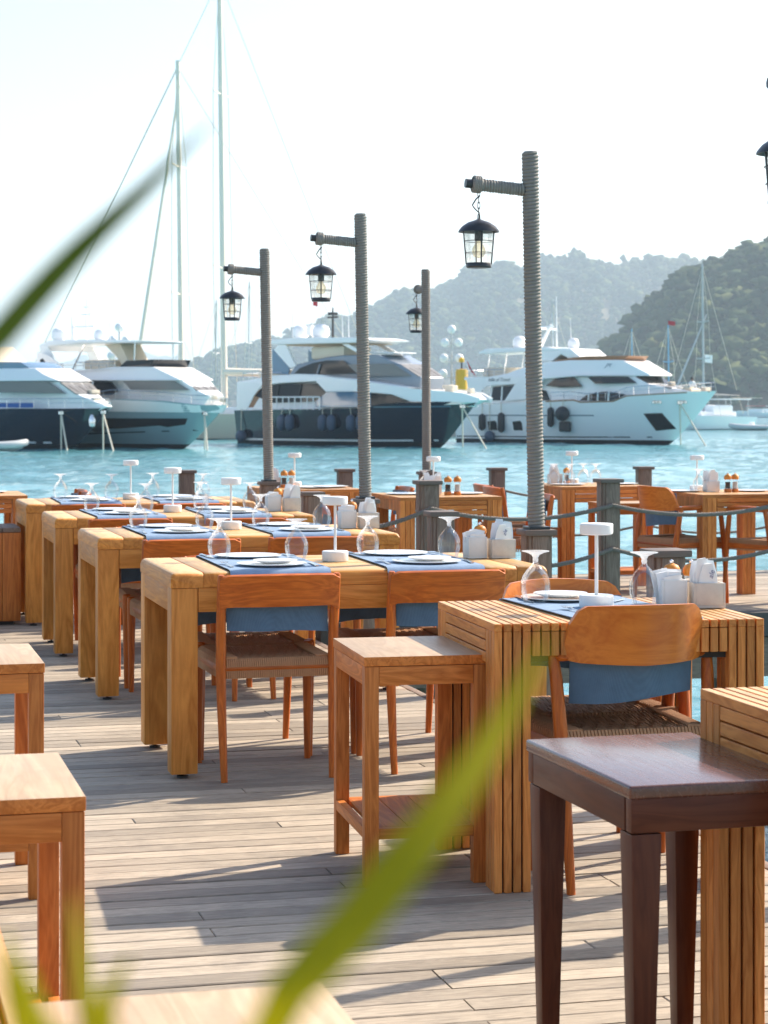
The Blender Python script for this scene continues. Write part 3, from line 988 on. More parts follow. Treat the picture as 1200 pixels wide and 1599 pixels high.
# ------------------------------------------------------------------ stools
def teak_stool(W=.36, Dp=.50, H=.65):
    r = empty('stool')
    e = .0015
    paint_sheen(MB().box((0, 0, H-.0135), (W, Dp, .027)).build('top', 'teakY', r, bevel=.0025), 'teaktopY')
    lw = .041
    for sx in (-1, 1):
        for sy in (-1, 1):
            MB().box((sx*(W/2-lw/2-.002), sy*(Dp/2-lw/2-.002), (H-.028)/2), (lw, lw, H-.028)).build('leg', 'teakZ', r, bevel=.0025)
    for s in (-1, 1):
        MB().box((0, s*(Dp/2-.002-.012), H-.028-.027), (W-2*lw-.005, .024, .053)).build('apron', 'teakX', r, bevel=.002)
        MB().box((s*(W/2-.002-.012), 0, H-.028-.027), (.024, Dp-2*lw-.005, .053)).build('apron', 'teakY', r, bevel=.002)
        MB().box((0, s*(Dp/2-.002-.012), .150), (W-2*lw-.005, .024, .030)).build('rail', 'teakX', r, bevel=.002)
        MB().box((s*(W/2-.002-.012), 0, .150), (.024, Dp-2*lw-.005, .030)).build('rail', 'teakY', r, bevel=.002)
    for i in range(3):
        MB().box(((i-1)*.094, 0, .158), (.092, Dp-.056, .014)).build('shelf_board', 'teakY', r, bevel=.002)
    return r

def dark_stool(W=.378, Dp=.58, H=.645):
    r = empty('stool')
    MB().box((0, 0, H-.013), (W+.004, Dp+.004, .026)).build('top', 'darktopY', r, bevel=.006, seg=3)
    t = .062
    for s in (-1, 1):
        MB().box((0, s*(Dp/2-.016), H-.025-.0325), (W-.004, .030, .065)).build('apron', 'darkX', r, bevel=.004)
        MB().box((s*(W/2-.016), 0, H-.025-.0325), (.030, Dp-.068, .065)).build('apron', 'darkY', r, bevel=.004)
        for s2 in (-1, 1):
            MB().box((s*(W/2-t/2-.004), s2*(Dp/2-t/2-.004), (H-.092)/2), (t, t, H-.092), taper=.62).build('leg', 'darkZ', r, bevel=.005)
    return r

def panel_stool(W=.56, Dp=.5, H=.60):
    r = empty('side_cabinet')
    n = 5
    for i in range(n):
        w = W/n
        MB().box(((i-(n-1)/2)*w, 0, H-.014), (w-.002, Dp, .028)).build('top_board', 'greyY', r, bevel=.003)
        for s in (-1, 1):
            MB().box(((i-(n-1)/2)*w, s*(Dp/2-.014), (H-.03)/2+.012), (w-.002, .026, H-.055)).build('side_board', 'teakZ', r, bevel=.002)
    for s in (-1, 1):
        MB().box((s*(W/2-.014), 0, (H-.03)/2+.012), (.026, Dp-.058, H-.055)).build('end_board', 'teakZ', r, bevel=.002)
    MB().box((0, 0, .008), (W-.08, Dp-.08, .03)).build('plinth', 'black', r)
    return r

# ------------------------------------------------------------------ things on the tables
def lamp_proto():
    r = empty('table_lamp')
    MB().lathe([(0, 0), (.050, 0), (.0515, .003), (.0515, .036), (.049, .039), (0, .039)], 32).build('base', 'white', r)
    MB().tube([(0, 0, .038), (0, 0, .226)], .0055, 10).build('stem', 'white', r)
    MB().lathe([(0, .218), (.044, .218), (.0485, .221), (.0495, .225), (.0495, .248), (.047, .251), (0, .251)], 32).build('head', 'white', r)
    return r
def goblet_proto():
    r = empty('goblet')
    MB().lathe([(.0295, .0), (.033, .012), (.037, .026), (.0395, .042), (.0385, .056), (.034, .070), (.026, .083), (.017, .093), (.0095, .101), (.0065, .108)], 28, caps=False).build('bowl', 'glass', r, ang=80)
    MB().lathe([(.0, .104), (.0060, .107), (.0078, .113), (.0065, .118), (.011, .126), (.024, .132), (.0355, .1345), (.036, .1365), (.0, .138)], 28).build('foot', 'glassfoot', r, ang=60)
    return r
def plate_mesh(R0=.132):
    pr = [(0, .0), (.09, .0), (.10, .002), (R0-.006, .0070), (R0, .0085), (R0, .0105), (R0-.008, .0100), (.10, .0062), (.09, .0045), (0, .0045)]
    return MB().lathe(pr, 40).mesh('plate', 'plate', ang=60)
def small_plate_mesh():
    pr = [(0, .0), (.05, .0), (.058, .003), (.082, .010), (.084, .013), (.078, .012), (.056, .006), (0, .006)]
    return MB().lathe(pr, 36).mesh('plate', 'plate', ang=60)
def fork_mesh():
    mb = MB()
    mb.tube([(0, -.10, .003), (0, -.05, .0035), (0, .02, .006), (0, .045, .009)], [.0045, .0035, .0022, .003], 6, flat=(1.5, .5))
    mb.box((0, .052, .0095), (.022, .016, .002))
    for k in range(4):
        x = (k-1.5)*.0062
        mb.tube([(x, .058, .0095), (x, .08, .007), (x, .098, .010)], [.0017, .0016, .0008], 5)
    return mb.mesh('fork', 'steel')
def knife_mesh():
    mb = MB()
    mb.tube([(0, -.105, .004), (0, -.02, .004)], [.006, .0045], 6, flat=(1.3, .6))
    mb.rings([[(-.006, -.02, .003), (.007, -.02, .003), (.007, -.02, .0045), (-.006, -.02, .0045)], [(-.007, .05, .003), (.009, .05, .003), (.009, .05, .0042), (-.007, .05, .0042)], [(-.006, .10, .003), (-.003, .10, .003), (-.003, .10, .004), (-.006, .10, .004)]])
    return mb.mesh('knife', 'steel')
LAMP = lamp_proto(); lamp_used = [0]
ME_PL, ME_SPL, ME_FORK, ME_KNIFE = plate_mesh(), small_plate_mesh(), fork_mesh(), knife_mesh()

def table_lamp(p, label):
    o = LAMP if not lamp_used[0] else copy_tree(LAMP)
    lamp_used[0] += 1
    o.location = p
    o.rotation_euler = (0, 0, random.uniform(0, 6))
    tag(o, label, 'table lamp', 'white cordless lamps on the tables')
GOB = goblet_proto(); gob_used = [0]
def jit(p, a=.016):
    return Vector(p) + Vector((random.uniform(-a, a), random.uniform(-a, a), 0))
def goblet(p, label):
    p = jit(p)
    o = GOB if not gob_used[0] else copy_tree(GOB)
    gob_used[0] = 1
    o.location = p; o.rotation_euler = (0, 0, random.uniform(0, 6)); o.scale = (1.17, 1.17, 1.16)
    tag(o, label, 'glass', 'upturned balloon goblets on the tables')
def plate(p, label, small=False):
    p = jit(p, .008)
    tag(inst('plate', ME_SPL if small else ME_PL, None, p, (random.uniform(-.004, .004), 0, 0)), label, 'plate', 'white plates on the tables')
def cutlery(kind, p, rz, label):
    p = jit(p, .01); rz += random.uniform(-.12, .12)
    tag(inst(kind, ME_FORK if kind == 'fork' else ME_KNIFE, None, p, (0, 0, rz)), label, kind, 'cutlery on the place mats')

def text_mesh(body, size, mat, depth=.0004, shear=.25):
    cu = bpy.data.curves.new('text', 'FONT'); cu.body = body; cu.size = size; cu.extrude = depth; cu.shear = shear
    cu.align_x = 'CENTER'; cu.align_y = 'CENTER'
    o = bpy.data.objects.new('text', cu); COL.objects.link(o)
    dg = bpy.context.evaluated_depsgraph_get()
    me = bpy.data.meshes.new_from_object(o.evaluated_get(dg))
    bpy.data.objects.remove(o)
    me.materials.clear(); me.materials.append(M(mat))
    return me

def holder(p, rz, mat, label, kind, rng, printed=None):
    """open stone box with sachets or folded napkins standing in it"""
    r = empty('napkin_holder' if kind == 'napkin' else 'sachet_box', p, rz)
    w, d, h, t = (.098, .070, .075, .007) if kind == 'napkin' else (.078, .070, .084, .007)
    mb = MB()
    mb.box((0, 0, .004), (w, d, .008))
    for s in (-1, 1):
        mb.box((s*(w/2-t/2), 0, h/2+.004), (t, d, h-.008)); mb.box((0, s*(d/2-t/2), h/2+.004), (w-2*t, t, h-.008))
    mb.build('box', mat, r, bevel=.0015)
    n = 7 if kind == 'napkin' else 9
    for i in range(n):
        f = i/(n-1)*2-1
        hh = rng.uniform(.115, .148) if kind == 'napkin' else rng.uniform(.088, .108)
        ww = rng.uniform(.055, .07) if kind == 'napkin' else rng.uniform(.038, .055)
        lean = rng.uniform(-.22, .22); tw = rng.uniform(-.5, .5)
        cx = rng.uniform(-.012, .012) if kind == 'napkin' else rng.uniform(-.014, .014)
        cyy = f*(d/2-t-.006)
        mt = Matrix.Rotation(lean, 3, 'Y') @ Matrix.Rotation(tw*.25, 3, 'Z') @ Matrix.Rotation(f*-.10, 3, 'X')
        mb = MB(); rings = []
        for g in np.linspace(0, 1, 5):
            wd = ww*(1-.55*max(0, g-.62)/.38) if kind == 'napkin' else ww
            bow = .004*math.sin(g*3+i)
            rings.append([tuple(mt @ Vector((x, y+bow, .008+g*hh)) + Vector((cx, cyy, 0))) for x, y in ((-wd/2, -.0012), (0, -.0030), (wd/2, -.0012), (wd/2, .0012), (0, .003), (-wd/2, .0012))])
        mb.rings(rings)
        sh = mb.build('napkin' if kind == 'napkin' else 'sachet', 'paper', r, ang=60)
        if printed and i == 0:
            tm = text_mesh(printed, .022, 'ink')
            tx = inst('print', tm, sh, tuple(mt @ Vector((.008, -.0075, .103)) + Vector((cx, cyy-.002, 0))))
            tx.rotation_euler = (mt @ Matrix.Rotation(R(90), 3, 'X') @ Matrix.Rotation(R(72), 3, 'Z')).to_euler()
    tag(r, label, 'napkin holder' if kind == 'napkin' else 'sachet box', 'stone boxes of napkins and sachets on the tables')

def mill(p, filled, label):
    r = empty('pepper_mill' if filled else 'salt_mill', p)
    MB().lathe([(0, 0), (.024, 0), (.025, .004), (.025, .02), (.022, .024), (0, .024)], 18).build('base', 'teakZ', r)
    MB().lathe([(.021, .024), (.018, .05), (.022, .088)], 18, caps=False).build('jar', 'glass', r)
    MB().lathe([(0, .026), (.019, .026), (.0165, .05), (.018, .07), (0, .072)], 14).build('filling', 'pepper' if filled else 'salt', r)
    MB().lathe([(0, .088), (.023, .088), (.0265, .096), (.026, .108), (.020, .119), (.008, .125), (0, .126)], 18).build('cap', 'oakZ', r)
    MB().lathe([(0, .125), (.006, .127), (.007, .133), (0, .138)], 12).build('knob', 'chrome', r)
    tag(r, label, 'mill', 'salt and pepper mills on the tables')

def runner_mesh(w, d, hang):
    """blue place runner lying across a table and turning down over both edges"""
    nx, mb = 15, MB()
    path = [(-d/2-.0105, -hang), (-d/2-.0115, -hang*.5), (-d/2-.0085, -.013), (-d/2+.002, -.001), (-d/2+.03, .0035), (-d/4, .0035), (0, .0035), (d/4, .0035), (d/2-.03, .0035), (d/2-.002, -.001), (d/2+.0085, -.013), (d/2+.0115, -hang*.5), (d/2+.0105, -hang)]
    rings = []
    for y, z in path:
        top, bot = [], []
        for i in range(nx):
            f = i/(nx-1)*2-1
            wv = .0018*math.sin(f*9+y*4) if abs(y) > d/2-.002 else .0006*math.sin(f*7+y*11)
            if abs(y) > d/2:
                s = 1 if y > 0 else -1
                top.append((f*w/2, y+s*(.002+abs(wv)), z)); bot.append((f*w/2, y, z))
            else:
                top.append((f*w/2, y, z+.002+abs(wv))); bot.append((f*w/2, y, z))
        rings.append(top + bot[::-1])
    mb.rings(rings)
    return mb.mesh('place_mat', 'denim', ang=70)
ME_RUN8 = runner_mesh(.375, .80, .045)
ME_RUN7 = runner_mesh(.375, .70, .05)
def place_mat(u, v, z, me, label, rz=0):
    tag(inst('place_mat', me, None, D(u, v, z), (0, 0, YAW+rz+random.uniform(-.03, .03))), label, 'place mat', 'blue place mats across the tables')

# ------------------------------------------------------------------ laying out the main deck
rngT = random.Random(21)
OAK = oak_table('')
CH = chair_proto()
CHF = chair_proto(.475)
ARM = armchair_proto()
SLF = slat_table(True)
SLC = slat_table(False)
STO = teak_stool()
first = {}
def place(proto, u, v, rz, label, cat, group, z=0):
    if not first.get(proto.name):
        first[proto.name] = True; o = proto
    else:
        o = copy_tree(proto)
    o.location = D(u, v, z); o.rotation_euler = (0, 0, YAW+rz)
    return tag(o, label, cat, group)

GT, GC, GA, GS = 'oak tables in a row down the deck', 'armless woven-seat chairs at the oak tables', 'armchairs with bent-wood backs', 'square teak stools'
names = ['nearest oak table', 'second oak table', 'third oak table', 'fourth oak table']
rows = [(-1.70, -.72, 0), (.42, -.735, .004), (2.15, -.755, -.004), (3.81, -.77, .003)]
out = [(-.08, -.06), (-.16, -.12), (-.10, -.2), (-.05, -.1)]
for i, ((vf, uc, dr), nm) in enumerate(zip(rows, names)):
    place(OAK, uc, vf+.40, dr, {0: 'nearest and largest yellow oak table, laid for four with blue mats', 1: 'second yellow oak table back, behind the nearest one',
          2: 'third yellow oak table back along the deck', 3: 'fourth and furthest yellow oak table at the left'}[i], 'table', GT)
    for k, du in enumerate((-.33, .28)):
        side = 'left' if k == 0 else 'right'
        ov = out[i][k]
        place(CH, uc+du+rngT.uniform(-.02, .02), vf+ov+.225, rngT.uniform(-.05, .05), f'{side} chair on the near side of the {nm}, its back towards us', 'chair', GC)
        place(CHF, uc+du+rngT.uniform(-.02, .02), vf+.80+rngT.uniform(.0, .08)-.225, PI+rngT.uniform(-.04, .04), f'{side} chair on the far side of the {nm}, facing us', 'chair', GC)
        mu = uc + (-.31 if k == 0 else .29)
        place_mat(mu, vf+.40, .7525, ME_RUN8, f'{side} blue place mat across the {nm}')
        z = .7585
        plate(D(mu+.005, vf+.165, z), f'near white plate on the {side} mat of the {nm}')
        plate(D(mu-.005, vf+.62, z), f'far white plate on the {side} mat of the {nm}')
        plate(D(mu+.012, vf+.168, z+.0085), f'small upper plate at the near {side} setting of the {nm}', True)
        goblet(D(mu+.155, vf+.42, z), f'goblet at the near {side} setting of the {nm}')
        goblet(D(mu-.135, vf+.56, z), f'goblet at the far {side} setting of the {nm}')
        cutlery('fork', D(mu-.158, vf+.19, z), YAW+.05, f'fork at the near {side} setting of the {nm}')
        cutlery('knife', D(mu+.165, vf+.17, z), YAW-.04, f'knife at the near {side} setting of the {nm}')
        cutlery('fork', D(mu+.15, vf+.62, z), YAW+PI, f'fork at the far {side} setting of the {nm}')
        cutlery('knife', D(mu-.165, vf+.66, z), YAW+PI+.06, f'knife at the far {side} setting of the {nm}')
    table_lamp(D(uc-.01, vf+.47-.05*(i == 0), .752), f'white lamp standing between the mats of the {nm}')
    if i < 3:
        holder(D(uc+.565, vf+.44, .752), YAW+.06, 'stonew', f'white box of paper sachets on the right end of the {nm}', 'sachet', rngT)
        holder(D(uc+.668, vf+.42, .752), YAW+.02, 'stone', f'travertine box of folded napkins on the right end of the {nm}', 'napkin', rngT, printed='ale' if i == 0 else None)
        mill(D(uc+.61, vf+.52, .752), True, f'wooden-topped mill behind the boxes on the {nm}')

# slatted tables at the deck's edge
place(SLF, -.425, -3.36, R(-3), 'slatted teak table laid with one blue mat, beside the square stool', 'table', 'small slatted tables')
place(SLF, -.415, -5.42, 0, 'slatted teak table cut off at the right edge behind the dark stool', 'table', 'small slatted tables')
place(ARM, -.43, -3.52, 0, 'armchair with broad curved back and blue cloth, nearest to us', 'chair', GA)
place(ARM, -.40, -3.20, PI, 'armchair on the far side of the near slatted table, only its back showing', 'chair', GA)
place_mat(-.41, -3.34, .7525, ME_RUN7, 'blue place mat across the near slatted table')
zt = .7585
plate(D(-.44, -3.11, zt), 'white plate at the far setting of the near slatted table')
plate(D(-.38, -3.57, zt), 'white plate at the near setting of the near slatted table')
plate(D(-.44, -3.112, zt+.0085), 'small upper plate at the far setting of the near slatted table', True)
table_lamp(D(-.425, -3.38, .757), 'largest white table lamp, on the near slatted table')
goblet(D(-.55, -3.20, zt), 'goblet left of the lamp on the near slatted table')
goblet(D(-.268, -3.33, zt), 'goblet right of the lamp on the near slatted table')
cutlery('fork', D(-.53, -3.50, zt), YAW+.05, 'fork left of the near plate on the near slatted table')
cutlery('knife', D(-.55, -3.11, zt), YAW+PI, 'knife by the far plate on the near slatted table')
cutlery('fork', D(-.315, -3.27, zt), YAW+2.6, 'fork right of the lamp on the near slatted table')
holder(D(-.178, -3.36, .7515), YAW-.10, 'stonew', 'white box of paper sachets on the near slatted table', 'sachet', rngT)
holder(D(-.078, -3.39, .7515), YAW-.12, 'stone', 'travertine box of folded napkins on the near slatted table', 'napkin', rngT, printed='ale')
mill(D(-.145, -3.28, .7515), False, 'wooden-topped salt mill behind the sachet box on the near slatted table')
mill(D(-.085, -3.29, .7515), True, 'wooden-topped pepper mill behind the napkins on the near slatted table')

place(STO, -.98, -3.29, R(-3), 'square teak stool with lower shelf in the middle foreground', 'stool', GS)
place(STO, -2.35, -5.20, 0, 'large square teak stool at the left edge, nearest of the left stools', 'stool', GS)
place(STO, -2.235, -3.19, 0, 'square teak stool at the left edge, behind the larger one', 'stool', GS)
place(STO, -2.21, -7.01, 0, 'blurred teak stool at the very bottom of the picture', 'stool', GS)
place(SLF, -2.82, -6.96, 0, 'blurred pale table corner at the lower left edge', 'table', 'small slatted tables')
ds = dark_stool()
ds.location = D(-.985, -5.285); ds.rotation_euler = (0, 0, YAW+.02)
tag(ds, 'dark brown stool with tapering legs in the right foreground', 'stool')
pc = panel_stool()
pc.location = D(-1.79, 4.16); pc.rotation_euler = (0, 0, YAW)
tag(pc, 'boarded wooden side cabinet left of the fourth oak table', 'cabinet')

# ------------------------------------------------------------------ the far tables
def far_table(u, v, nm, label, chairs, gob, lamp, box, mills, plates, turned=True):
    place(SLC, u, v, PI/2 if turned else 0, label, 'table', 'small slatted tables')
    z = .7515
    for kind, du, dv, rz, lb in chairs:
        place(CH if kind == 'c' else ARM, u+du, v+dv, rz, lb, 'chair', GC if kind == 'c' else GA)
    for k, (du, dv) in enumerate(gob):
        goblet(D(u+du, v+dv, z), f'goblet on the {nm}, ' + ['leftmost', 'second from left', 'third from left', 'fourth from left'][k])
    if lamp: table_lamp(D(u+lamp[0], v+lamp[1], z), f'small white lamp on the {nm}')
    if box:
        holder(D(u+box[0], v+box[1], z), YAW+.1, 'stonew', f'white box of napkins on the {nm}', 'napkin', rngT)
    for k, (du, dv) in enumerate(mills):
        mill(D(u+du, v+dv, z), k == 0, f'{"pepper" if k == 0 else "salt"} mill with wooden cap on the {nm}')
    for k, (du, dv) in enumerate(plates):
        plate(D(u+du, v+dv, z), f'{"left" if k == 0 else "right"} white plate on the {nm}')

far_table(1.32, 4.50, 'far table under the slim lamp post', 'slatted table on the far jetty under the slim lamp post',
          [('c', -.52, .02, -PI/2, 'chair at the left end of the far table under the slim lamp post'), ('c', .50, -.05, PI/2, 'chair at the right end of the far table under the slim lamp post')],
          [(-.02, .2)], (.05, .22), (-.02, -.02), [(.055, -.12), (.125, -.11)], [(-.2, .05), (.22, .02)])
far_table(2.95, 5.95, 'far table behind the dark rope post', 'slatted table on the far jetty behind the dark rope post',
          [('c', -.56, -.15, -PI/2, 'front chair at the left end of the table behind the dark rope post'), ('c', -.50, .30, -PI/2, 'rear chair at the left end of the table behind the dark rope post')],
          [(-.25, .05), (-.17, -.05), (-.02, .05), (.06, .0)], (-.08, .15), (-.2, .2), [(-.14, .1)], [(-.2, -.1), (.24, -.05)])
far_table(3.42, 4.42, 'far table at the right edge', 'slatted table on the far jetty at the right edge',
          [('a', -.40, -.10, -PI/2+.25, 'armchair with blue cloth tucked into the table at the right edge'), ('a', .14, -.46, .35, 'armchair at the near side of the table at the right edge')],
          [(-.20, .02)], (-.14, .2), (-.11, .02), [(-.02, -.06), (.04, -.05)], [(-.28, .1), (.2, .05)])
far_table(.72, 5.92, 'far table between the first two lamp posts', 'slatted table at the far edge between the two left lamp posts',
          [('c', .52, .0, PI/2, 'chair at the right end of the table between the left lamp posts')],
          [], (-.05, .1), (-.22, .05), [(-.15, .0), (-.09, .02)], [(.05, -.1), (.2, .0)])
far_table(-1.72, 5.45, 'far table at the left edge', 'slatted table at the far left edge beyond the oak tables',
          [('c', .53, .05, PI/2, 'front chair at the right end of the far left table'), ('c', .55, .50, PI/2, 'rear chair at the right end of the far left table')],
          [(-.12, .02), (-.18, .15)], None, None, [], [(.05, -.12), (.12, .12)])
place(STO, 2.98, 5.18, PI/2, 'square teak stool on the far jetty behind the dark rope post', 'stool', GS)
place(STO, -1.95, 4.92, PI/2, 'square teak stool under the far left table', 'stool', GS)

# ------------------------------------------------------------------ motor yachts
class Yacht:
    """x forward from the bow's waterline, y to port, z up from the water"""
    def __init__(s, loc, th, L, B, sheer, rake, label, hullmat, zbow):
        s.r = empty('motor_yacht', (loc[0], loc[1], WATER_Z), -R(th))
        tag(s.r, label, 'yacht', 'motor yachts moored in the bay')
        s.L, s.B, s.sheer, s.rake, s.zb = L, B, sheer, rake, zbow
        s.hullmat = hullmat
        s.make_hull()
    def zs(s, x):
        return float(np.interp(x, [p[0] for p in s.sheer], [p[1] for p in s.sheer]))
    def rk(s, z):
        return s.rake*(max(z, 0)/s.zb)**.85 if z >= 0 else z*1.4
    def half(s, x, z):
        q = min(max((x+s.L)/(s.L+s.rk(z)), 0), 1)
        f = min(max(z/s.zb, -.25), 1.1)
        p = 1.9 + 2.3*max(f, 0)
        return s.B*(.84 + .16*f)*(1-.06*(1-q)**2)*max(0, 1-q**p)**(.80-.12*max(f, 0))
    def make_hull(s):
        ns = 44
        qs = 1-(1-np.linspace(0, 1, ns))**1.7
        def surf(z0, z1, m, name, mat, proud=0.0):
            mb = MB()
            for sg in (-1, 1):
                rows = []
                for q in qs:
                    row = []
                    for j in range(m):
                        g = j/(m-1)
                        x = -s.L + q*(s.L+s.rake*.9)
                        zt = s.zs(x)
                        za = z0 if z0 is not None else 0
                        zz = za + (min(z1, zt) - za)*g if z1 is not None else za + (zt-za)*g
                        xx = -s.L + q*(s.L + s.rk(zz))
                        row.append((xx, sg*(s.half(xx, zz)+proud), zz))
                    rows.append(row)
                b = len(mb.v)
                for row in rows: mb.v += row
                for i in range(ns-1):
                    for j in range(m-1):
                        a = b+i*m+j
                        mb.f.append((a, a+1, a+m+1, a+m))
                if sg == -1: keep = rows
                else:
                    # transom and deck
                    nv = len(mb.v)
                    tr = [keep[0][j] for j in range(m)] + [rows[0][j] for j in reversed(range(m))]
                    mb.v += tr; mb.f.append(tuple(range(nv, nv+2*m)))
            return mb.build(name, mat, s.r, ang=50)
        surf(.30, None, 10, 'hull', s.hullmat)
        surf(-.6, .30, 4, 'boot_top', 'boot')
        # deck
        mb = MB()
        xs = [-s.L + q*(s.L+s.rake*.985) for q in qs]
        for sg in (-1, 1):
            pass
        rows = []
        for x in xs:
            z = s.zs(x)-.12
            h = max(s.half(x, z)-.03, .02)
            rows.append([(x, -h, z), (x, 0, z+.06), (x, h, z)])
        b = 0
        for row in rows: mb.v += row
        for i in range(len(rows)-1):
            for j in range(2):
                mb.f.append((i*3+j, i*3+j+1, i*3+j+4, i*3+j+3))
        mb.build('deck', 'gelcoat', s.r)
    def solid(s, name, prof, w, mat, bevel=.10, top=1.0, parent=None, xw=None, ang=40):
        """closed body from a side profile; width narrows upward (top) and along x (xw)"""
        zl, zh = min(p[1] for p in prof), max(p[1] for p in prof)
        def hw(x, z):
            f = (z-zl)/max(zh-zl, 1e-3)
            k = float(np.interp(x, [a for a, _ in xw], [c for _, c in xw])) if xw else 1
            return w*k*(1+(top-1)*f)
        n = len(prof)
        mb = MB()
        A = [(x, -hw(x, z), z) for x, z in prof]; Bv = [(x, hw(x, z), z) for x, z in prof]
        mb.v = A + Bv
        mb.f = [tuple(range(n)), tuple(range(2*n-1, n-1, -1))] + [(i, (i+1) % n, n+(i+1) % n, n+i) for i in range(n)]
        return mb.build(name, mat, parent or s.r, bevel=bevel, seg=3, ang=ang)
    def panel(s, name, prof, yfun, mat, t=.03, parent=None, sides=(-1, 1), strips=True):
        """glazing or trim following a side, standing a little proud"""
        n = len(prof)
        xs = sorted(set([p[0] for p in prof] + list(np.linspace(min(p[0] for p in prof), max(p[0] for p in prof), 9)))) if strips else None
        for sg in sides:
            mb = MB()
            if strips:
                xs2 = [xs[0]+.001] + [x for x in xs[1:-1]] + [xs[-1]-.001]
                rings = []
                for x in xs2:
                    zz = []
                    for i in range(n):
                        (xa, za), (xb, zb) = prof[i], prof[(i+1) % n]
                        if xa == xb:
                            if abs(x-xa) < .002: zz += [za, zb]
                        elif min(xa, xb)-1e-9 <= x <= max(xa, xb)+1e-9:
                            zz.append(za+(zb-za)*(x-xa)/(xb-xa))
                    lo, hi = min(zz), max(zz)
                    if hi-lo < .004: hi = lo+.004
                    zs_ = np.linspace(lo, hi, 5)
                    rings.append([(x, sg*(yfun(x, z)+t), z) for z in zs_] + [(x, sg*(yfun(x, z)-.05), z) for z in zs_[::-1]])
                mb.rings(rings)
                mb.build(name, mat, parent or s.r, ang=40)
                continue
            mb.v = [(x, sg*(yfun(x, z)+t), z) for x, z in prof] + [(x, sg*(yfun(x, z)-.04), z) for x, z in prof]
            mb.f = [tuple(range(n)), tuple(range(2*n-1, n-1, -1))] + [(i, (i+1) % n, n+(i+1) % n, n+i) for i in range(n)]
            mb.build(name, mat, parent or s.r, smooth=False)
    def screen(s, name, p0, p1, w0, w1, mat, panes=3, t=.03, parent=None, wipers=True):
        """raked windscreen in panes across the front"""
        d = Vector((p1[0]-p0[0], 0, p1[1]-p0[1])); nrm = Vector((-d.z, 0, d.x)).normalized()
        if nrm.x < 0: nrm = -nrm
        for i in range(panes):
            a, b = i/panes*2-1+.02, (i+1)/panes*2-1-.02
            q = []
            for off in (t, -.05):
                for (px, pz), w, f in ((p0, w0, a), (p0, w0, b), (p1, w1, b), (p1, w1, a)):
                    q.append((px+nrm.x*off - .35*abs(f)**2*1.0*0, f*w, pz+nrm.z*off))
            mb = MB(); mb.add(q, [(0, 1, 2, 3), (7, 6, 5, 4), (0, 4, 5, 1), (1, 5, 6, 2), (2, 6, 7, 3), (3, 7, 4, 0)])
            pn = mb.build(name, mat, parent or s.r, smooth=False)
            if wipers:
                m = (a+b)/2
                l = lambda g, f: (p0[0]+(p1[0]-p0[0])*g+nrm.x*(t+.03), f*(w0+(w1-w0)*g), p0[1]+(p1[1]-p0[1])*g+nrm.z*(t+.03))
                MB().tube([l(.95, m+.05), l(.35, m-.10)], .014, 5).build('wiper', 'black', pn)
    def rail(s, x0, x1, h=.72, step=1.15, name='rail', inset=.06):
        mb = MB()
        for sg in (-1, 1):
            xs = np.arange(x0, x1, step/2)
            pts = [(x, sg*max(s.half(x, s.zs(x)-.05)-inset, .05), s.zs(x)) for x in xs]
            for k, f in enumerate((1.0, .55)):
                mb.tube([(p[0], p[1], p[2]+h*f) for p in pts], .022 if k == 0 else .012, 5)
            for p in pts[::2]:
                mb.tube([p, (p[0], p[1], p[2]+h)], .018, 5)
        mb.build(name, 'chrome', s.r)
    def fender(s, x, z0, z1, r, mat='fender', ball=False):
        zm = (z0+z1)/2; y = -(s.half(x, zm)+r*.8)
        h = z1-z0
        pr = [(.01, z0), (r*.7, z0+r*.35), (r, z0+r*.9), (r, z1-r*.9), (r*.7, z1-r*.35), (.01, z1)] if not ball else [(r*math.sin(a), zm-r*math.cos(a)) for a in np.linspace(.05, PI-.05, 9)]
        mb = MB().lathe(pr, 14, (x, y, 0))
        o = mb.build('fender', mat, s.r)
        MB().tube([(x, y, z1 if not ball else zm+r), (x, -(s.half(x, s.zs(x))+.02), s.zs(x)+.1)], .03, 5).build('line', 'line', o)
    def dome(s, x, y, z0, z1, r):
        h = z1-z0
        MB().lathe([(0, z0), (r*.75, z0), (r*.8, z0+h*.15), (r, z0+h*.25), (r, z0+h*.6), (r*.8, z0+h*.85), (r*.4, z1-.02), (0, z1)], 18, (x, y, 0)).build('radar_dome', 'gelcoat', s.r)
    def mullions(s, xs, z0, z1, yfun, mat='gelcoat', lean=.0, w=.07):
        for x in xs:
            for sg in (-1, 1):
                MB().tube([(x, sg*(yfun(x, z0)+.06), z0), (x+lean, sg*(yfun(x+lean, z1)+.06), z1)], w, 5).build('window_post', mat, s.r)
    def deck_gear(s, fly, fore, seed):
        rng = random.Random(seed)
        for (x, y, z) in fly:
            h = rng.uniform(1.6, 3.4)
            MB().tube([(x, y, z), (x-.1, y, z+h)], [.03, .015], 5).build('antenna', 'gelcoat', s.r)
        for (x, y, z) in fore:
            MB().box((x, y, z), (rng.uniform(.3, .7), rng.uniform(.3, .7), rng.uniform(.2, .45))).build('deck_locker', 'cream', s.r, bevel=.05)
        x0 = fore[0][0]
        MB().tube([(x0+.8, .3, s.zs(x0)+.0), (x0+.8, .3, s.zs(x0)+.45)], .12, 8).build('windlass', 'chrome', s.r)
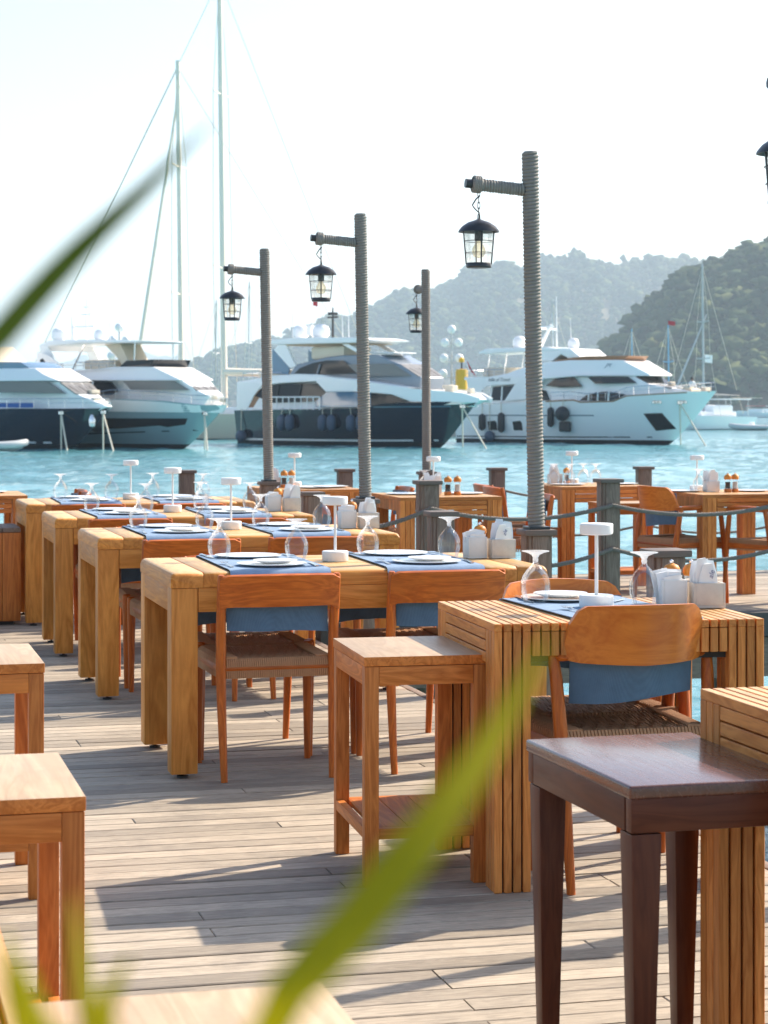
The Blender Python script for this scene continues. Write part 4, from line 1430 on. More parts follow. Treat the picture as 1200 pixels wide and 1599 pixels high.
    def fly_rail(s, x0, x1, y, z, h=.55):
        mb = MB()
        n = max(2, int((x1-x0)/.8))
        for sg in (-1, 1):
            for k in range(n+1):
                x = x0+(x1-x0)*k/n
                mb.tube([(x, sg*y, z), (x, sg*y, z+h)], .022, 5)
            mb.tube([(x0, sg*y, z+h), (x1, sg*y, z+h)], .028, 5); mb.tube([(x0, sg*y, z+h*.5), (x1, sg*y, z+h*.5)], .016, 5)
        mb.tube([(x0, -y, z+h), (x0, y, z+h)], .028, 5)
        mb.build('fly_rail', 'chrome', s.r)
    def mooring(s, fx, fz, spread, n=2):
        """anchor lines from the bow fairlead down into the water"""
        for k in range(n):
            sg = -1
            y = sg*(s.half(fx, fz)+.05)
            dx, dy = ((.15, -.1), (spread, -1.2))[k]
            MB().tube([(fx, y, fz), (fx+dx, y+dy, -.5)], .055, 6).build('anchor_line', 'line', s.r)
        MB().lathe([(0, -.1), (.2, -.1), (.2, .1), (0, .1)], 10, (fx, -(s.half(fx, fz)+.02), fz)).build('fairlead', 'chrome', s.r)

# --- white yacht on the right
y = Yacht((20.57, 152.23), 40, 17.6, 3.05, [(-18, 2.85), (-12.2, 2.95), (-9.4, 3.12), (-6.5, 3.22), (-5.9, 3.05), (-3.25, 3.1), (-2.1, 3.5), (1.5, 3.78), (4.2, 3.85)], 3.9, 'white motor yacht at the right with black fenders and a dark hull window', 'gelcoat', 3.85)
b4 = y.solid('deckhouse', [(-14.6, 3.0), (-14.6, 4.6), (-9.9, 4.9), (-2.0, 4.95), (-.75, 4.35), (2.2, 3.85), (2.2, 3.3), (-9.9, 2.9)], 2.35, 'gelcoat', top=.82, xw=[(-15, 1), (-4, 1), (0, .72), (2.2, .35)])
fl4 = y.solid('flybridge', [(-16.8, 4.75), (-16.8, 4.98), (-14.6, 4.96), (-12.8, 5.2), (-11.9, 5.5), (-9.6, 6.0), (-7.2, 6.14), (-2.9, 6.1), (-.7, 5.05), (-.72, 4.93), (-6.2, 4.96), (-9.0, 4.8), (-12.5, 4.55)], 2.55, 'gelcoat', top=.86, xw=[(-17, 1), (-5, 1), (-.7, .62)])
y.panel('aft_wing', [(-16.2, 3.3), (-15.7, 3.5), (-14.6, 4.3), (-11.9, 4.42), (-12.9, 3.15), (-10.7, 3.3), (-9.7, 4.25), (-9.2, 4.85), (-12.8, 5.0), (-16.5, 4.9)], lambda x, z: 2.52, 'gelcoat', .05, strips=False)
wn4 = lambda x, z: 2.35*(1-.09*max(z-3, 0)/2)*float(np.interp(x, [-15, -4, 0, 2.2], [1, 1, .72, .35]))
y.panel('side_window', [(-9.32, 4.28), (-8.51, 4.78), (-6.9, 4.9), (-6.05, 4.19), (-7.99, 4.13)], wn4, 'yglass', .05)
y.panel('saloon_window', [(-14.3, 3.2), (-14.2, 4.2), (-12.2, 4.3), (-12.6, 3.2)], wn4, 'yglass', .05)
y.panel('aft_window', [(-9.9, 3.2), (-9.9, 4.0), (-9.3, 3.9), (-8.9, 3.2)], wn4, 'yglass', .05)
y.panel('cabin_window', [(-6.2, 3.16), (-5.64, 3.56), (-4.74, 3.77), (-3.74, 3.83), (-2.41, 3.6), (-3.02, 3.29), (-3.74, 3.16)], wn4, 'yglass', .06)
y.screen('windscreen', (-1.75, 4.9), (-.85, 4.40), 1.62, 1.55, 'yglass', 3, .04, wipers=False)
y.panel('windscreen_side', [(-5.6, 4.88), (-2.3, 4.88), (-1.6, 4.42), (-4.9, 4.38)], wn4, 'yglass', .05)
y.solid('screen_cover', [(-.9, 4.36), (-.3, 4.28), (.9, 4.10), (.9, 3.98), (-.9, 4.18)], 1.25, 'screen', bevel=.04)
y.solid('sun_pads', [(.9, 4.0), (1.1, 4.12), (2.3, 3.98), (2.3, 3.8)], .75, 'cream', bevel=.05)
y.panel('hull_window', [(-1.14, 2.22), (.18, 2.27), (.83, 1.13), (-.57, .98)], y.half, 'yglass', .03)
for xx in (-11.68, -14.0):
    y.panel('porthole', [(xx-.38, .95), (xx-.42, 1.6), (xx+.3, 1.67), (xx+.42, 1.5), (xx+.42, .95)], y.half, 'yglass', .02)
y.panel('rub_strip', [(-17.4, 2.02), (-17.4, 2.10), (-5, 2.12), (-5, 2.04)], y.half, 'silver', .03)
y.panel('waterline_stripe', [(-17.5, .42), (-17.5, .50), (-8, .52), (-1, .56), (-1, .48), (-8, .44)], y.half, 'boot', .012)
y.solid('hardtop', [(-15.9, 6.85), (-15.0, 7.15), (-9.5, 7.16), (-8.4, 6.98), (-8.4, 6.85), (-11.7, 6.84), (-15.8, 6.72)], 1.95, 'gelcoat', bevel=.06)
y.solid('radar_arch', [(-10.0, 6.1), (-10.4, 6.9), (-10.1, 7.1), (-7.4, 7.02), (-6.3, 6.25), (-7.2, 6.1), (-8.2, 6.6), (-9.0, 6.1)], 1.9, 'gelcoat', bevel=.06)
y.solid('fly_screen', [(-8.8, 6.05), (-8.3, 6.2), (-5.9, 6.42), (-2.6, 6.42), (-3.0, 6.1)], 2.15, 'teakdeck', bevel=.03, xw=[(-9, 1), (-5, .95), (-2.6, .62)])
y.dome(-13.4, 0, 7.15, 8.1, .5); y.dome(-8.6, .3, 7.05, 7.85, .42)
mb = MB(); mb.tube([(-11.6, 0, 7.1), (-10.9, 0, 8.1), (-10.4, 0, 8.9)], [.22, .14, .08], 8); mb.tube([(-10.7, -1, 8.55), (-10.7, 1, 8.55)], .07, 6); mb.tube([(-12.2, 0, 8.7), (-10.2, 0, 8.75)], .07, 6)
mb.tube([(-9.9, 0, 7.0), (-9.95, 0, 11.0)], [.06, .03], 6); mb.build('mast', 'gelcoat', y.r)
for xx in (-15.2, -13.6, -12.0):
    MB().tube([(xx, -1.7, 5.0), (xx+.3, -1.7, 6.8)], .04, 6).build('hardtop_post', 'chrome', y.r)
y.fender(-13.0, .75, 2.3, .27); y.fender(-14.8, .9, 2.2, .27); y.fender(-8.5, 1.2, 2.7, .26)
y.fender(-7.3, 1.7, 2.7, .55, ball=True); y.fender(-14.1, .1, .9, .42, 'fenderblue', ball=True)
MB().box((-7.35, -(y.half(-7.35, 1.2)+.3), 1.25), (.95, .35, .75)).build('fender', 'fender', y.r, bevel=.12)
y.rail(-8.5, 4.0, .62)
y.mooring(1.6, 3.0, 3.2)
for xx in (-.2, 1.5):
    for k in range(3):
        MB().lathe([(0, -.09), (.12, -.09), (.12, .09), (0, .09)], 8, (xx+k*.22, -(y.half(xx+k*.22, 3.05)+.0), 3.05)).build('fairlead', 'chrome', y.r)
nm = inst('name_lettering', text_mesh('Infin of Travel', .36, 'silver', .01, .35), y.r, (-13.4, -2.60, 4.74), (R(90), 0, R(0)))
nm2 = inst('emblem', text_mesh('JM', .4, 'silver', .01, .5), y.r, (-3.9, -2.12, 5.72), (R(72), 0, R(8)))
tag(empty('tmp'), None); bpy.data.objects.remove(bpy.data.objects['tmp'])
MB().tube([(-16.6, -1.8, 5.0), (-17.2, -1.8, 6.3)], .03, 5).build('flag_staff', 'chrome', y.r)
MB().rings([[(-16.75, -1.8, 5.5), (-16.7, -1.78, 5.5), (-17.0, -1.8, 6.2), (-17.05, -1.82, 6.2)], [(-16.2, -1.75, 5.0), (-16.15, -1.73, 5.0), (-16.6, -1.9, 5.7), (-16.65, -1.92, 5.7)]]).build('flag', 'red', y.r)

y.mullions((-5.4, -4.6, -3.7), 3.14, 3.82, wn4); y.mullions((-13.3,), 3.1, 4.3, wn4)
y.deck_gear([(-13.0, .9, 7.1), (-9.6, -.9, 7.1), (-9.2, .9, 7.1)], [(1.9, -.5, 4.05), (-.2, .6, 4.4), (2.9, .2, 3.95)], 3)
y.fly_rail(-16.7, -13.2, 2.3, 4.97); MB().box((-14.6, 0, 5.35), (2.2, 3.2, .7)).build('fly_seating', 'cream', y.r, bevel=.15)
y.panel('gunwale', [(-8.9, 3.06), (-8.9, 3.16), (-6.5, 3.26), (-5.9, 3.10), (-3.25, 3.14), (-2.1, 3.54), (3.6, 3.84), (3.6, 3.76), (-2.1, 3.46), (-3.25, 3.06), (-5.9, 3.0), (-6.5, 3.16)], y.half, 'teakdeck', .03)
# --- dark blue yacht in the middle
y = Yacht((3.9, 143.0), 42, 17.4, 2.95, [(-18, 2.45), (-13, 2.5), (-5, 2.64), (-3.4, 2.95), (.8, 3.08), (4, 2.95)], 2.95, 'dark blue motor yacht in the middle with white upper works and blue fenders', 'navy', 3.0)
wm = [(-18, 1), (-3, 1), (.5, .74), (3.8, .25)]
fw = lambda x: float(np.interp(x, [a for a, _ in wm], [c for _, c in wm]))
y.solid('deckhouse', [(-16.0, 2.5), (-14.5, 4.3), (-9.4, 4.45), (-5, 4.2), (-.8, 3.9), (2.6, 3.6), (3.6, 3.2), (2.6, 2.9), (-4, 2.6)], 2.35, 'gelcoat', top=.95, xw=wm)
y.solid('upper_deck', [(-17.2, 4.30), (-17.2, 4.52), (-13.5, 4.95), (-11.1, 5.02), (-8.9, 4.95), (-8.0, 4.8), (-5.4, 4.6), (-.8, 4.0), (-4.3, 3.9), (-8.2, 4.0), (-9.4, 4.5), (-12.6, 4.4), (-14.6, 4.25)], 2.6, 'gelcoat', top=.96, xw=wm, bevel=.06)
y.panel('aft_wing', [(-17.2, 2.5), (-17.2, 4.5), (-14.5, 4.4), (-15.5, 3.5), (-16.2, 2.5)], lambda x, z: 2.57, 'gelcoat', .04, strips=False)
y.panel('bulwark', [(-8.3, 3.78), (-5.2, 3.78), (-2.3, 3.58), (-.8, 3.09), (2.6, 3.05), (3.7, 3.0), (3.9, 3.3), (2.7, 3.66), (-.8, 3.96), (-4.2, 4.38), (-8.0, 4.8), (-9.3, 4.55)], lambda x, z: max(2.62*fw(x), .03), 'gelcoat', .05)
y.panel('saloon_window', [(-15.6, 3.5), (-14.6, 4.25), (-12.8, 4.36), (-9.3, 4.36), (-8.54, 3.8), (-9.5, 3.1), (-13.7, 3.0)], lambda x, z: 2.36, 'yglass', .03)
y.panel('side_glazing', [(-9.3, 2.7), (-9.3, 3.1), (-8.2, 3.76), (-4.1, 3.74), (-4.1, 2.7)], lambda x, z: 2.60, 'blueglass', .04)
y.panel('forward_window', [(-4.05, 2.78), (-4.05, 3.6), (-2.35, 3.55), (-.9, 3.07), (-3.3, 2.9)], lambda x, z: 2.62*fw(x), 'yglass', .04)
uh = y.solid('upper_house', [(-12.6, 4.95), (-12.0, 5.7), (-9.0, 6.2), (-7.5, 6.3), (-4.3, 6.3), (-3.9, 6.1), (-2.5, 5.62), (-.8, 4.72), (-.8, 3.9), (-9, 4.5)], 2.1, 'silver', top=.86, xw=[(-13, 1), (-5, 1), (-.8, .62)])
y.panel('upper_window', [(-12.0, 5.08), (-11.5, 5.45), (-10.2, 5.80), (-8.9, 5.96), (-7.3, 5.92), (-6.0, 5.05), (-8.8, 4.98)], lambda x, z: 2.0-.05*(z-4), 'yglass', .04)
y.screen('windscreen', (-2.55, 5.62), (-.95, 4.78), 1.42, 1.3, 'screen', 3, .03, uh)
y.panel('windscreen_side', [(-6.9, 5.66), (-3.0, 5.66), (-1.5, 4.80), (-5.7, 4.84)], lambda x, z: 2.02*float(np.interp(x, [-13, -5, -.8], [1, 1, .62]))-.06*(z-4), 'screen', .04)
y.solid('hardtop', [(-14.5, 7.25), (-14.4, 7.48), (-12.0, 7.6), (-5.9, 7.5), (-4.6, 7.3), (-5.9, 7.14), (-13.6, 7.16)], 2.1, 'gelcoat', bevel=.05)
y.solid('ceiling_lining', [(-13.6, 7.08), (-13.6, 7.13), (-6.2, 7.11), (-6.2, 7.07)], 1.95, 'beige', bevel=0)
y.panel('hardtop_leg', [(-14.1, 6.8), (-13.6, 7.13), (-12.85, 7.1), (-11.9, 5.6), (-12.5, 5.5)], lambda x, z: 1.9, 'gelcoat', .06)
y.panel('aft_glazing', [(-14.3, 5.1), (-14.3, 6.9), (-14.0, 6.7), (-12.6, 5.5), (-12.7, 5.0)], lambda x, z: 1.85, 'blueglass', .04)
y.panel('hardtop_front_leg', [(-7.6, 7.1), (-7.0, 7.1), (-5.0, 6.3), (-5.6, 6.25)], lambda x, z: 1.8, 'gelcoat', .05)
y.solid('sun_canopy', [(-5.7, 6.42), (-5.7, 6.52), (-3.3, 6.46), (-3.3, 6.38)], 1.2, 'gelcoat', bevel=.02)
MB().box((-9.3, 0, 6.5), (3.2, 2.9, .9)).build('fly_seating', 'cream', y.r, bevel=.2)
y.dome(-14.0, .7, 7.55, 8.65, .58); y.dome(-11.0, -.3, 7.55, 8.6, .62)
mb = MB(); mb.tube([(-10.7, .6, 7.55), (-10.7, .6, 9.8)], [.1, .05], 6); mb.tube([(-11.2, .6, 9.1), (-10.2, .6, 9.1)], .07, 6); mb.box((-10.7, .6, 9.35), (.5, .5, .2)); mb.build('mast', 'black', y.r)
mb = MB(); mb.tube([(-12.6, .5, 7.55), (-12.6, .5, 10.6)], [.05, .03], 6); mb.box((-12.6, .5, 8.2), (.5, .8, .7)); mb.build('antenna', 'gelcoat', y.r)
MB().rings([[(-12.55, .5, 10.0), (-12.5, .5, 10.0), (-12.5, .5, 10.4), (-12.55, .5, 10.4)], [(-12.1, .45, 9.9), (-12.05, .45, 9.9), (-12.05, .45, 10.3), (-12.1, .45, 10.3)]]).build('flag', 'red', y.r)
for xx in (-12.4, -8.5, -6.0):
    y.fender(xx, 1.0, 2.2, .34, 'fenderblue'); y.fender(xx+.8, 1.0, 2.2, .34, 'fenderblue')
y.fender(-16.6, .2, 1.0, .42, 'fenderblue', ball=True)
y.panel('waterline_stripe', [(-17.3, .32), (-17.3, .46), (-6, .46), (0, .50), (0, .40), (-6, .32)], y.half, 'gelcoat', .02)
y.panel('sheer_stripe', [(-4, 2.66), (-4, 2.74), (3.2, 2.80), (3.2, 2.72)], y.half, 'chrome', .02)
mb = MB()
for k in range(9):
    mb.tube([(-13.6+k*.6, -2.75, 2.5), (-13.6+k*.6, -2.75, 3.4)], .045, 5)
mb.tube([(-13.6, -2.75, 3.4), (-8.8, -2.75, 3.4)], .05, 5); mb.build('side_rail', 'gelcoat', y.r)
y.rail(-.5, 3.3, .6); y.mooring(2.3, 2.75, 3.4)

y.mullions((-13.4, -11.2), 3.05, 4.34, lambda x, z: 2.36, 'black', .35); y.mullions((-9.7,), 5.0, 5.7, lambda x, z: 2.0, 'silver', .3)
y.deck_gear([(-13.2, -.9, 7.5), (-9.4, .9, 7.5), (-8.6, -.6, 7.5)], [(1.2, -.4, 3.95), (2.3, .3, 3.75), (.2, .5, 4.1)], 5)
y.fly_rail(-16.9, -13.0, 2.3, 4.6); y.fly_rail(-2.6, -.9, .9, 4.3, .5)
MB().box((-15.0, 0, 5.0), (2.4, 3.0, .75)).build('aft_seating', 'cream', y.r, bevel=.15)
# --- grey-hulled yacht at the left
y = Yacht((-12.98, 137.3), 42, 16.5, 2.95, [(-17, 2.8), (-8, 2.8), (-4, 3.25), (0, 3.1), (2.3, 2.85), (4.3, 2.85)], 3.9, 'grey-hulled motor yacht with a long black hull window, second from left', 'gelgrey', 2.9)
wm2 = [(-17, 1), (-4, 1), (0, .80), (3.2, .3)]
fw2 = lambda x: float(np.interp(x, [a for a, _ in wm2], [c for _, c in wm2]))
y.panel('bulwark', [(-9, 2.75), (-8, 2.8), (-4, 3.2), (0, 3.05), (2.3, 2.83), (4.0, 2.82), (3.6, 2.35), (-9, 2.45)], y.half, 'gelcoat', .035)
y.solid('deckhouse', [(-13, 2.7), (-13, 4.5), (1.0, 4.5), (2.3, 3.75), (3.1, 3.4), (2.6, 2.7)], 2.25, 'gelcoat', top=.9, xw=wm2)
y.solid('flybridge', [(-12.2, 4.75), (-12.1, 5.0), (-8.8, 5.2), (-6.4, 5.22), (-4.7, 5.36), (-1.1, 5.32), (1.15, 4.5), (1.1, 4.42), (-4.7, 4.46), (-7.5, 4.5), (-10.4, 4.38)], 2.45, 'gelcoat', top=.82, xw=wm2)
y.panel('aft_wing', [(-12.1, 4.9), (-12.0, 6.45), (-10.8, 6.2), (-8.8, 5.15), (-7.4, 4.5), (-7.6, 4.2), (-10.4, 4.35)], lambda x, z: 2.43, 'gelcoat', .05, strips=False)
y.panel('wing_window', [(-11.7, 5.9), (-11.4, 6.0), (-10.6, 5.2), (-10.9, 5.0), (-11.3, 4.95)], lambda x, z: 2.46, 'yglass', .05)
y.panel('side_window', [(-7.4, 4.42), (-5.2, 4.42), (-4.66, 4.36), (-3.97, 3.77), (-4.66, 3.5), (-5.5, 3.5), (-8.6, 3.5), (-8.6, 4.15)], lambda x, z: 2.22*fw2(x), 'yglass', .05)
y.screen('windscreen', (1.02, 4.42), (2.22, 3.78), 1.18, .98, 'screen', 3)
y.panel('windscreen_side', [(-3.6, 4.4), (.6, 4.4), (1.7, 3.80), (-2.9, 3.84)], lambda x, z: 2.12*fw2(x), 'screen', .05)
y.panel('hull_window', [(-9.0, 1.97), (1.39, 1.98), (1.01, 1.58), (-.28, 1.41), (-.82, 1.51), (-3.96, 1.3), (-9.0, 1.22)], y.half, 'yglass', .02)
y.panel('knuckle_stripe', [(-15, .62), (-15, .72), (1.4, 1.25), (1.6, 1.18)], y.half, 'boot', .015)
y.solid('hardtop', [(-12.3, 6.7), (-12.2, 6.98), (-11.3, 7.2), (-7.9, 7.2), (-2.3, 7.05), (-2.4, 6.9), (-8, 6.98), (-11.3, 6.85), (-11.6, 6.5)], 2.05, 'gelcoat', bevel=.05)
y.panel('hardtop_leg', [(-12.3, 6.9), (-11.5, 6.9), (-11.0, 6.3), (-10.8, 6.0), (-11.8, 5.9)], lambda x, z: 2.0, 'gelcoat', .06)
y.solid('hardtop_arch', [(-6.9, 6.9), (-5.3, 6.92), (-4.4, 5.7), (-3.7, 5.3), (-5.0, 5.3), (-5.6, 6.0)], .9, 'cream', bevel=.05)
mb = MB()
for sg in (-1, 1):
    mb.tube([(-9.0, sg*1.9, 5.2), (-7.8, sg*1.85, 6.9)], .06, 6); mb.tube([(-3.0, sg*1.7, 5.3), (-2.9, sg*1.7, 6.95)], .05, 6)
mb.build('hardtop_post', 'chrome', y.r)
y.solid('fly_screen', [(-4.3, 5.3), (-3.6, 5.75), (-1.1, 5.8), (-1.5, 5.3)], 1.9, 'yglass', bevel=.03, xw=wm2)
MB().box((-7.0, 0, 5.5), (2.6, 3.0, .7)).build('fly_seating', 'cream', y.r, bevel=.2)
y.dome(-11.9, -.7, 7.2, 8.15, .5); y.dome(-8.4, .1, 7.15, 8.0, .48)
mb = MB(); mb.tube([(-9.8, 0, 7.1), (-9.8, 0, 10.3)], [.07, .04], 6); mb.tube([(-10.3, 0, 9.0), (-9.3, 0, 9.0)], .05, 6); mb.tube([(-10.1, 0, 9.5), (-9.5, 0, 9.5)], .04, 6)
mb.tube([(-11.4, 0, 8.15), (-9.0, 0, 8.15)], .08, 6); mb.tube([(-11.1, 0, 7.1), (-11.3, 0, 8.9)], [.25, .06], 6); mb.build('mast', 'gelcoat', y.r)
y.fender(-5.3, .9, 2.3, .6, 'fender', ball=True)
y.rail(-6, 3.8, .6); y.mooring(2.6, 2.3, 1.6)

y.mullions((-6.6,), 3.55, 4.42, lambda x, z: 2.22*fw2(x), 'gelcoat', .2)
y.deck_gear([(-10.6, .8, 7.2), (-6.4, -.8, 7.1), (-7.2, .8, 7.1)], [(2.9, -.2, 3.35), (1.9, .6, 3.7), (3.4, .3, 3.15)], 7)
y.fly_rail(-12.0, -9.6, 2.2, 5.05); y.fly_rail(-8.6, -4.6, 1.95, 5.25, .45)
# --- navy yacht cut by the left edge
y = Yacht((-19.96, 134.7), 42, 16, 2.9, [(-17, 2.6), (0, 2.62), (4, 2.65)], 3.7, 'dark navy motor yacht cut off by the left edge', 'navy', 2.7)
wm3 = [(-17, 1), (-6, 1), (0, .68), (3.8, .12)]
y.solid('deckhouse', [(-12, 2.5), (-12, 4.5), (.4, 4.32), (1.75, 3.5), (3.8, 2.75), (3.2, 2.5)], 2.2, 'gelcoat', top=.88, xw=wm3)
y.solid('flybridge', [(-12, 4.4), (-12, 5.3), (-1.8, 5.2), (-.85, 4.8), (.55, 4.36), (-4, 4.38)], 2.35, 'gelcoat', top=.8, xw=wm3)
y.screen('windscreen', (.42, 4.27), (1.70, 3.55), 1.28, 1.05, 'screen', 3)
y.panel('windscreen_side', [(-6.2, 4.38), (-.4, 4.3), (.9, 3.56), (-6.2, 3.70)], lambda x, z: 2.13*float(np.interp(x, [a for a, _ in wm3], [c for _, c in wm3])), 'screen', .06)
y.panel('seat_cushion', [(-4.75, 2.99), (-1.65, 2.99), (-1.65, 2.69), (-4.75, 2.69)], lambda x, z: 2.24*float(np.interp(x, [a for a, _ in wm3], [c for _, c in wm3])), 'bluecushion', .1)
y.solid('fly_screen', [(-8.1, 5.25), (-8.1, 5.68), (-3.3, 5.62), (-2.4, 5.2)], 1.75, 'blueglass', bevel=.03, xw=wm3)
y.solid('hardtop_arch', [(-9.4, 5.6), (-8.6, 6.7), (-8.0, 6.75), (-6.4, 5.65), (-7.4, 5.6)], 1.6, 'cream', bevel=.05)
y.panel('boot_line', [(-15.5, .36), (-15.5, .48), (-1, .50), (-1, .38)], y.half, 'gelcoat', .015)
MB().lathe([(0, 0), (.2, .1), (.25, .5), (.1, .9), (0, .95)], 10, (2.6, -.45, 1.4)).build('anchor', 'chrome', y.r)
y.rail(-8, 3.6, .62); y.mooring(.9, 2.35, 2.2); y.mooring(3.3, 2.4, 2.6)

y.deck_gear([(-8.6, .6, 6.6), (-7.9, -.6, 6.6)], [(2.6, -.1, 3.2), (1.6, .5, 3.7)], 9)
# ------------------------------------------------------------------ sailing boats
def mast_boat(name, loc, th, label, L, B, zs, masts, hullmat, mmat, extra=None, group='sailing boats in the bay'):
    r = empty(name, (loc[0], loc[1], WATER_Z), -R(th))
    tag(r, label, 'sailboat', group)
    mb = MB(); rings = []
    for q in np.linspace(0, 1, 16):
        w = B*max(.02, (1-abs(2*q-.9)**3.2) if q > .45 else (1-.25*(1-q/.45)**2))
        x = -L*.5 + q*L
        rings.append([(x-(.6 if q > .9 else 0), 0, -.5), (x-.3*q, -w*.8, .1), (x, -w, zs+.25*q), (x, w, zs+.25*q), (x-.3*q, w*.8, .1)])
    mb.rings(rings); mb.build('hull', hullmat, r, ang=50)
    MB().box((-L*.08, 0, zs+.3), (L*.42, B*1.1, .7)).build('cabin', 'gelcoat', r, bevel=.15)
    for k, (x, h, rad, spr, boom) in enumerate(masts):
        m = MB().tube([(x, 0, zs), (x+h*.012, 0, zs+h)], [rad, rad*.75], 10).build('mast', mmat, r)
        for f, w in spr:
            MB().tube([(x+h*.012*f, -w, zs+h*f+.1), (x+h*.012*f, 0, zs+h*f), (x+h*.012*f, w, zs+h*f+.1)], .075, 5).build('spreader', mmat, m)
        st = MB()
        for sg in (-1, 1):
            pts = [(x+h*.012, 0, zs+h*.98)] + [(x+h*.012*f, sg*w, zs+h*f+.1) for f, w in sorted(spr, reverse=True)] + [(x-.3, sg*B*.95, zs)]
            for a, b in zip(pts, pts[1:]): st.tube([a, b], .03, 4)
        st.tube([(x+h*.012, 0, zs+h*.98), (L*.48, 0, zs+.4)], .03, 4)
        st.tube([(x+h*.012, 0, zs+h*.98), (-L*.48, 0, zs+.4)], .03, 4)
        st.build('rigging', 'line', m)
        if boom:
            MB().tube([(x, 0, zs+boom[1]), (x-boom[0], 0, zs+boom[1]+boom[2])], boom[3], 8).build('boom', mmat, m)
    if extra: extra(r, zs, L, B)
    return r

def ketch_extra(r, zs, L, B):
    MB().tube([(10.2, 0, zs+28.5), (15.4, 0, zs+2.0)], [.10, .20], 8).build('furled_jib', 'mastwhite', r)
    MB().box((-8.5, 0, zs+.9), (6, 3.2, 1.8)).build('deckhouse', 'teakdeck', r, bevel=.1)
# big two-masted sailing yacht behind the left yachts: bow to the left
mast_boat('sailing_yacht', (-15.6, 176.0), 180+12, 'big two-masted sailing yacht with tall pale masts, behind the left motor yachts', 34, 3.4, 2.0,
          [(1.3, 29.6, .24, [(.34, 2.4), (.70, 2.0)], None), (-2.4, 37.0, .27, [(.33, 2.8), (.72, 2.2)], (11.5, 3.6, -.3, .32))], 'cream', 'mastwhite',
          lambda r, zs, L, B: (MB().tube([(1.5, 0, zs+27.5), (5.4, 0, zs+3.0)], [.10, .19], 8).build('furled_jib', 'mastwhite', r),
                               MB().box((-6.5, 0, zs+1.1), (5, 3.2, 2.0)).build('deckhouse', 'teakdeck', r, bevel=.1)))

def cat_extra(r, zs, L, B):
    MB().tube([(-.4, 0, zs+11.8), (5.2, 0, zs+1.2)], [.06, .15], 8).build('furled_jib', 'mastgrey', r)
    MB().rings([[(-.3, -.2, zs+2.8), (-.3, .2, zs+2.8), (-.3, .25, zs+4.3), (-.3, -.25, zs+4.3)], [(-5.6, -.3, zs+2.5), (-5.6, .3, zs+2.5), (-5.6, .2, zs+2.9), (-5.6, -.2, zs+2.9)]]).build('sail_cover', 'sailcover', r)
    MB().box((-3.5, 0, zs+2.05), (4.4, 3.6, .12)).build('bimini', 'gelcoat', r, bevel=.04)
    MB().box((-6.6, 0, zs+2.2), (2.0, 3.0, .06)).build('solar_panel', 'cream', r)
    for sx in (-5.4, -2.0):
        for sy in (-1.5, 1.5):
            MB().tube([(sx, sy, zs), (sx, sy, zs+2.0)], .04, 5).build('bimini_post', 'chrome', r)
    MB().box((-1.5, 0, zs+.8), (3.0, 3.4, 1.2)).build('saloon', 'gelcoat', r, bevel=.3)
    for xx in (-.5, 1.2):
        MB().box((xx, -2.83, .75), (.75, .06, .32)).build('hull_window', 'yglass', r)
    MB().rings([[(-.2, 0, zs+6.3), (-.15, 0, zs+6.3), (-.15, 0, zs+7.2), (-.2, 0, zs+7.2)], [(-1.1, .2, zs+6.2), (-1.05, .2, zs+6.2), (-1.05, .2, zs+7.1), (-1.1, .2, zs+7.1)]]).build('flag', 'gelcoat', r)
    MB().lathe([(0, 0), (.35, .05), (.38, .1), (.35, .15), (0, .2)], 12, (-5.6, -2.0, zs+.5)).build('life_ring', 'red', r)
mast_boat('catamaran', (36.8, 243.0), 148, 'white cruising catamaran at the right with a dark sail cover on its boom', 12.5, 2.8, 1.45,
          [(0.0, 17.6, .14, [(.62, 1.0), (.38, 1.2)], (5.4, 2.7, -.1, .12))], 'gelcoat', 'mastgrey', cat_extra)
mast_boat('sailboat', (40.5, 300.0), 160, 'small sailboat with a pale blue mast and red pennant behind the white yacht', 9, 1.4, 1.0, [(0, 13.2, .11, [(.6, 1.6)], None)], 'gelcoat', 'mastblue',
          lambda r, zs, L, B: MB().rings([[(.1, 0, zs+13.2), (.15, 0, zs+13.2), (.15, 0, zs+13.8), (.1, 0, zs+13.8)], [(-.9, .1, zs+13.1), (-.85, .1, zs+13.1), (-.85, .1, zs+13.7), (-.9, .1, zs+13.7)]]).build('pennant', 'red', r))
mast_boat('sailboat', (36.5, 310.0), 165, 'small sailboat with a bare blue mast left of the catamaran', 9, 1.4, 1.0, [(0, 13.0, .10, [(.55, 1.5)], None)], 'gelcoat', 'mastblue')
mast_boat('sailboat', (27.0, 335.0), 165, 'distant sailboat whose thin white mast shows above the white yacht hardtop', 11, 1.5, 1.0, [(0, 18.5, .10, [(.55, 1.0)], None)], 'gelcoat', 'mastgrey')
mast_boat('sailboat', (-20.8, 260.0), 20, 'distant sailboat with a thin mast right of the second tall mast', 10, 1.5, 1.0, [(0, 14.8, .10, [(.55, 1.0)], None)], 'gelcoat', 'mastgrey')
mast_boat('sailboat', (-17.4, 270.0), 20, 'distant sailboat with a thin mast by the left lamp post', 11, 1.5, 1.0, [(0, 17.6, .10, [(.55, 1.0)], None)], 'gelcoat', 'mastgrey')
mast_boat('sailboat', (-26.2, 275.0), 20, 'distant sailboat with a short thin mast between the two tall masts', 9, 1.5, 1.0, [(0, 10.5, .09, [(.55, .9)], None)], 'gelcoat', 'mastgrey')
mast_boat('sailboat', (-8.6, 290.0), 20, 'distant sailboat mast showing above the sun canopy of the dark blue yacht', 9, 1.5, 1.0, [(0, 14.2, .08, [(.55, .9)], None)], 'gelcoat', 'mastgrey')

